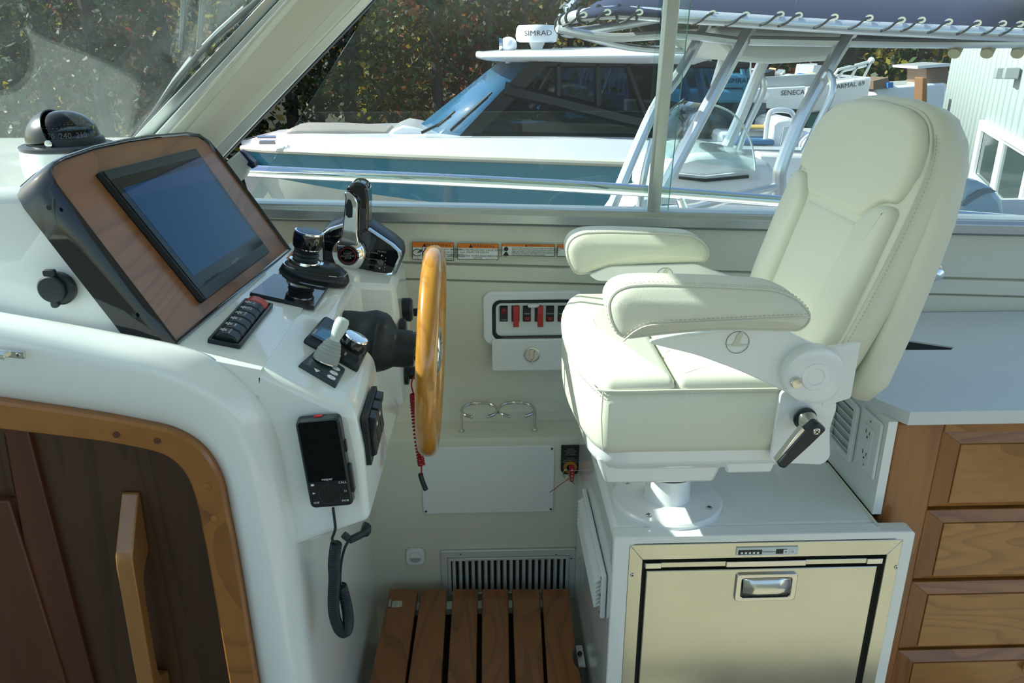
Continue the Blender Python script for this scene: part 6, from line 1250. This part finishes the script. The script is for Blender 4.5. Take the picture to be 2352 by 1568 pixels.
# ------------------------------------------------------------------ trees
def leafmat(name, c):
    if name in MATS: return MATS[name]
    m, N, L, b = _new(name); out = N['Material Output']; b.inputs['Roughness'].default_value = .55
    g = N.new('ShaderNodeNewGeometry'); hs_ = N.new('ShaderNodeHueSaturation'); hs_.inputs['Color'].default_value = (*c, 1)
    mr = N.new('ShaderNodeMapRange'); mr.inputs['To Min'].default_value = .45; mr.inputs['To Max'].default_value = 1.7; L.new(g.outputs['Random Per Island'], mr.inputs['Value']); L.new(mr.outputs[0], hs_.inputs['Value'])
    mr2 = N.new('ShaderNodeMapRange'); mr2.inputs['To Min'].default_value = .47; mr2.inputs['To Max'].default_value = .53; L.new(g.outputs['Random Per Island'], mr2.inputs['Value']); L.new(mr2.outputs[0], hs_.inputs['Hue'])
    L.new(hs_.outputs[0], b.inputs['Base Color']); tr_ = N.new('ShaderNodeBsdfTranslucent'); L.new(hs_.outputs[0], tr_.inputs[0])
    mx = N.new('ShaderNodeMixShader'); mx.inputs[0].default_value = .45; L.new(b.outputs[0], mx.inputs[1]); L.new(tr_.outputs[0], mx.inputs[2]); L.new(mx.outputs[0], out.inputs[0]); MATS[name] = m; return m
LEAF = {'dark': ((.014, .032, .011), 'dark green'), 'olive': ((.046, .058, .013), 'olive green'), 'yellow': ((.22, .17, .02), 'yellow-leaved'), 'gold': ((.15, .08, .014), 'golden autumn'), 'rust': ((.17, .038, .016), 'rust red autumn'), 'green': ((.035, .068, .018), 'mid green')}
BARK = mat('bark', (.055, .045, .036), .9, noise=.3, nscale=5)
def leaves(c, r, h, n, size, rng):
    # clumps of leaf quads inside an ellipsoid shell
    k = max(6, n//60); th = rng.uniform(0, 2*np.pi, k); cz = rng.uniform(-1, 1, k); rr = rng.uniform(.25, 1, k)**.5
    cl_ = np.stack([c[0]+r*rr*np.cos(th)*np.sqrt(1-cz**2*.6), c[1]+r*rr*np.sin(th)*np.sqrt(1-cz**2*.6), c[2]+h*cz], 1)
    idx = rng.integers(0, k, n); P = cl_[idx]+rng.normal(0, 1, (n, 3))*np.array([r*.20, r*.20, h*.13])
    d = rng.normal(0, 1, (n, 3)); d /= np.linalg.norm(d, axis=1)[:, None]; e = rng.normal(0, 1, (n, 3)); e -= d*(e*d).sum(1)[:, None]; e /= np.linalg.norm(e, axis=1)[:, None]
    s = size*rng.uniform(.6, 1.4, (n, 1)); A_, B_ = d*s, e*s*.55
    v = np.stack([P-A_, P+B_, P+A_, P-B_], 1).reshape(-1, 3); f = np.arange(n*4).reshape(-1, 4); return v, f
def raw(name, v, f, m, parent, kind=None):
    me = bpy.data.meshes.new(name); me.from_pydata(v.tolist(), [], f.tolist()); me.materials.append(m); o = bpy.data.objects.new(name, me); COL.objects.link(o); adopt(o, parent)
    if kind: o['kind'] = kind
    return o
def tree(u, Y, col, n=1100, r=1.5, h=3.0, zc=1.5, size=.11, lab=''):
    x = at(u, 150, Y=Y)[0]; t = thing('autumn_tree', (x, Y, GZ), LEAF[col][1]+' tree '+lab, 'tree', 'trees behind the boatyard')
    sd_ = int(u*7+Y*100); rng = np.random.default_rng(abs(sd_)); lean = rng.normal(0, .15)
    a = M(); a.tube([(x, Y, GZ), (x+lean*.5, Y, .8), (x+lean, Y, 4.5)], [.14, .11, .05], 8); a.build('trunk', BARK, t)
    for k in range(2): z_ = rng.uniform(-.2, 2.2); s_ = 1 if k else -1; a = M(); a.tube([(x+lean*.3, Y, z_), (x+s_*r*.5, Y-.2, z_+.5), (x+s_*r*.8, Y-.3, z_+1.2)], [.05, .035, .015], 6); a.build('branch', BARK, t)
    v, f = leaves((x+lean*.5, Y, zc), r, h, n, size, rng); raw('foliage', v, f, leafmat('leaf_'+col, LEAF[col][0]), t, 'stuff')
TR = [(-380, 15, 'dark', 'far left beyond the windscreen'), (-220, 17, 'olive', 'far left beyond the windscreen'), (-80, 14, 'dark', 'at the left edge beyond the windscreen'), (20, 18, 'dark', 'seen above the compass'), (90, 15, 'olive', 'seen above the compass'), (170, 20, 'yellow', 'seen through the windscreen'), (230, 14, 'dark', 'seen through the windscreen'), (290, 17, 'rust', 'seen through the windscreen'), (340, 21, 'green', 'seen through the windscreen'), (400, 15, 'dark', 'beside the wiper'), (460, 19, 'gold', 'beside the wiper'), (520, 16, 'yellow', 'beside the pillar'), (590, 20, 'green', 'hidden in part by the pillar'), (660, 16, 'dark', 'hidden in part by the pillar'),
      (720, 20, 'dark', 'right of the pillar'), (790, 16, 'olive', 'right of the pillar'), (850, 22, 'gold', 'above the cruiser bow'), (900, 18, 'yellow', 'above the cruiser bow'), (960, 24, 'olive', 'above the cruiser bow'), (1010, 17, 'rust', 'before the cruiser windscreen'), (1060, 20, 'gold', 'before the cruiser windscreen'), (1110, 17, 'dark', 'left of the radar dome'), (1160, 22, 'rust', 'left of the radar dome'), (1200, 19, 'dark', 'behind the radar dome'), (1250, 21, 'olive', 'behind the radar dome'), (1300, 27, 'green', 'above the T-top bow'), (1350, 29, 'yellow', 'above the T-top bow'),
      (1450, 32, 'green', 'beyond the grey house'), (1600, 31, 'dark', 'beyond the T-top legs'), (1720, 28, 'rust', 'beyond the T-top legs'), (1800, 31, 'dark', 'between the T-top box and the workboat'), (1880, 30, 'green', 'beyond the workboat'), (1960, 27, 'green', 'right above the workboat bow'), (2020, 30, 'dark', 'beyond the workboat'), (2070, 26, 'green', 'left of the shed'), (2110, 29, 'olive', 'left of the shed'), (2150, 25, 'yellow', 'left of the shed'), (2190, 31, 'dark', 'left of the shed')]
for u, Y, c_, lab in TR: tree(u, Y, c_, n=1700 if Y < 20 else 1500, r=1.25 if Y < 20 else 1.7, h=2.6 if Y < 20 else 3.2, zc=1.2, size=.085 if Y < 20 else .12, lab=lab)
# wooded bank behind
rngb = np.random.default_rng(3); xs_ = np.linspace(-45, 45, 90); rows = []
for k, (y_, z_) in enumerate(((23, GZ), (33, 0), (38, 3.5), (42, 7), (46, 10))):
    rows.append([(x_, y_+rngb.normal(0, .6), z_+rngb.normal(0, .5)*(k > 0)) for x_ in xs_])
a = M(); a.grid(rows); struct(a, 'wooded_bank', mat('forest_floor', (.030, .034, .014), .95, noise=.5, nscale=1.5))
for c_, n_ in (('dark', 9000), ('olive', 5000), ('gold', 2500)):
    P_ = np.stack([rngb.uniform(-42, 42, n_), rngb.uniform(32, 40, n_), rngb.uniform(-1.5, 8, n_)], 1); P_[:, 1] = 33+np.maximum(P_[:, 2], 0)*1.0+rngb.normal(0, .6, n_)
    d = rngb.normal(0, 1, (n_, 3)); d /= np.linalg.norm(d, axis=1)[:, None]; e = rngb.normal(0, 1, (n_, 3)); e -= d*(e*d).sum(1)[:, None]; e /= np.linalg.norm(e, axis=1)[:, None]
    s_ = rngb.uniform(.15, .4, (n_, 1)); v = np.stack([P_-d*s_, P_+e*s_*.6, P_+d*s_, P_-e*s_*.6], 1).reshape(-1, 3)
    me = bpy.data.meshes.new('undergrowth'); me.from_pydata(v.tolist(), [], np.arange(n_*4).reshape(-1, 4).tolist()); me.materials.append(leafmat('leaf_'+c_, LEAF[c_][0])); o = bpy.data.objects.new('undergrowth', me); COL.objects.link(o); tag(o, LEAF[c_][1]+' undergrowth on the wooded bank', 'undergrowth', kind='stuff')
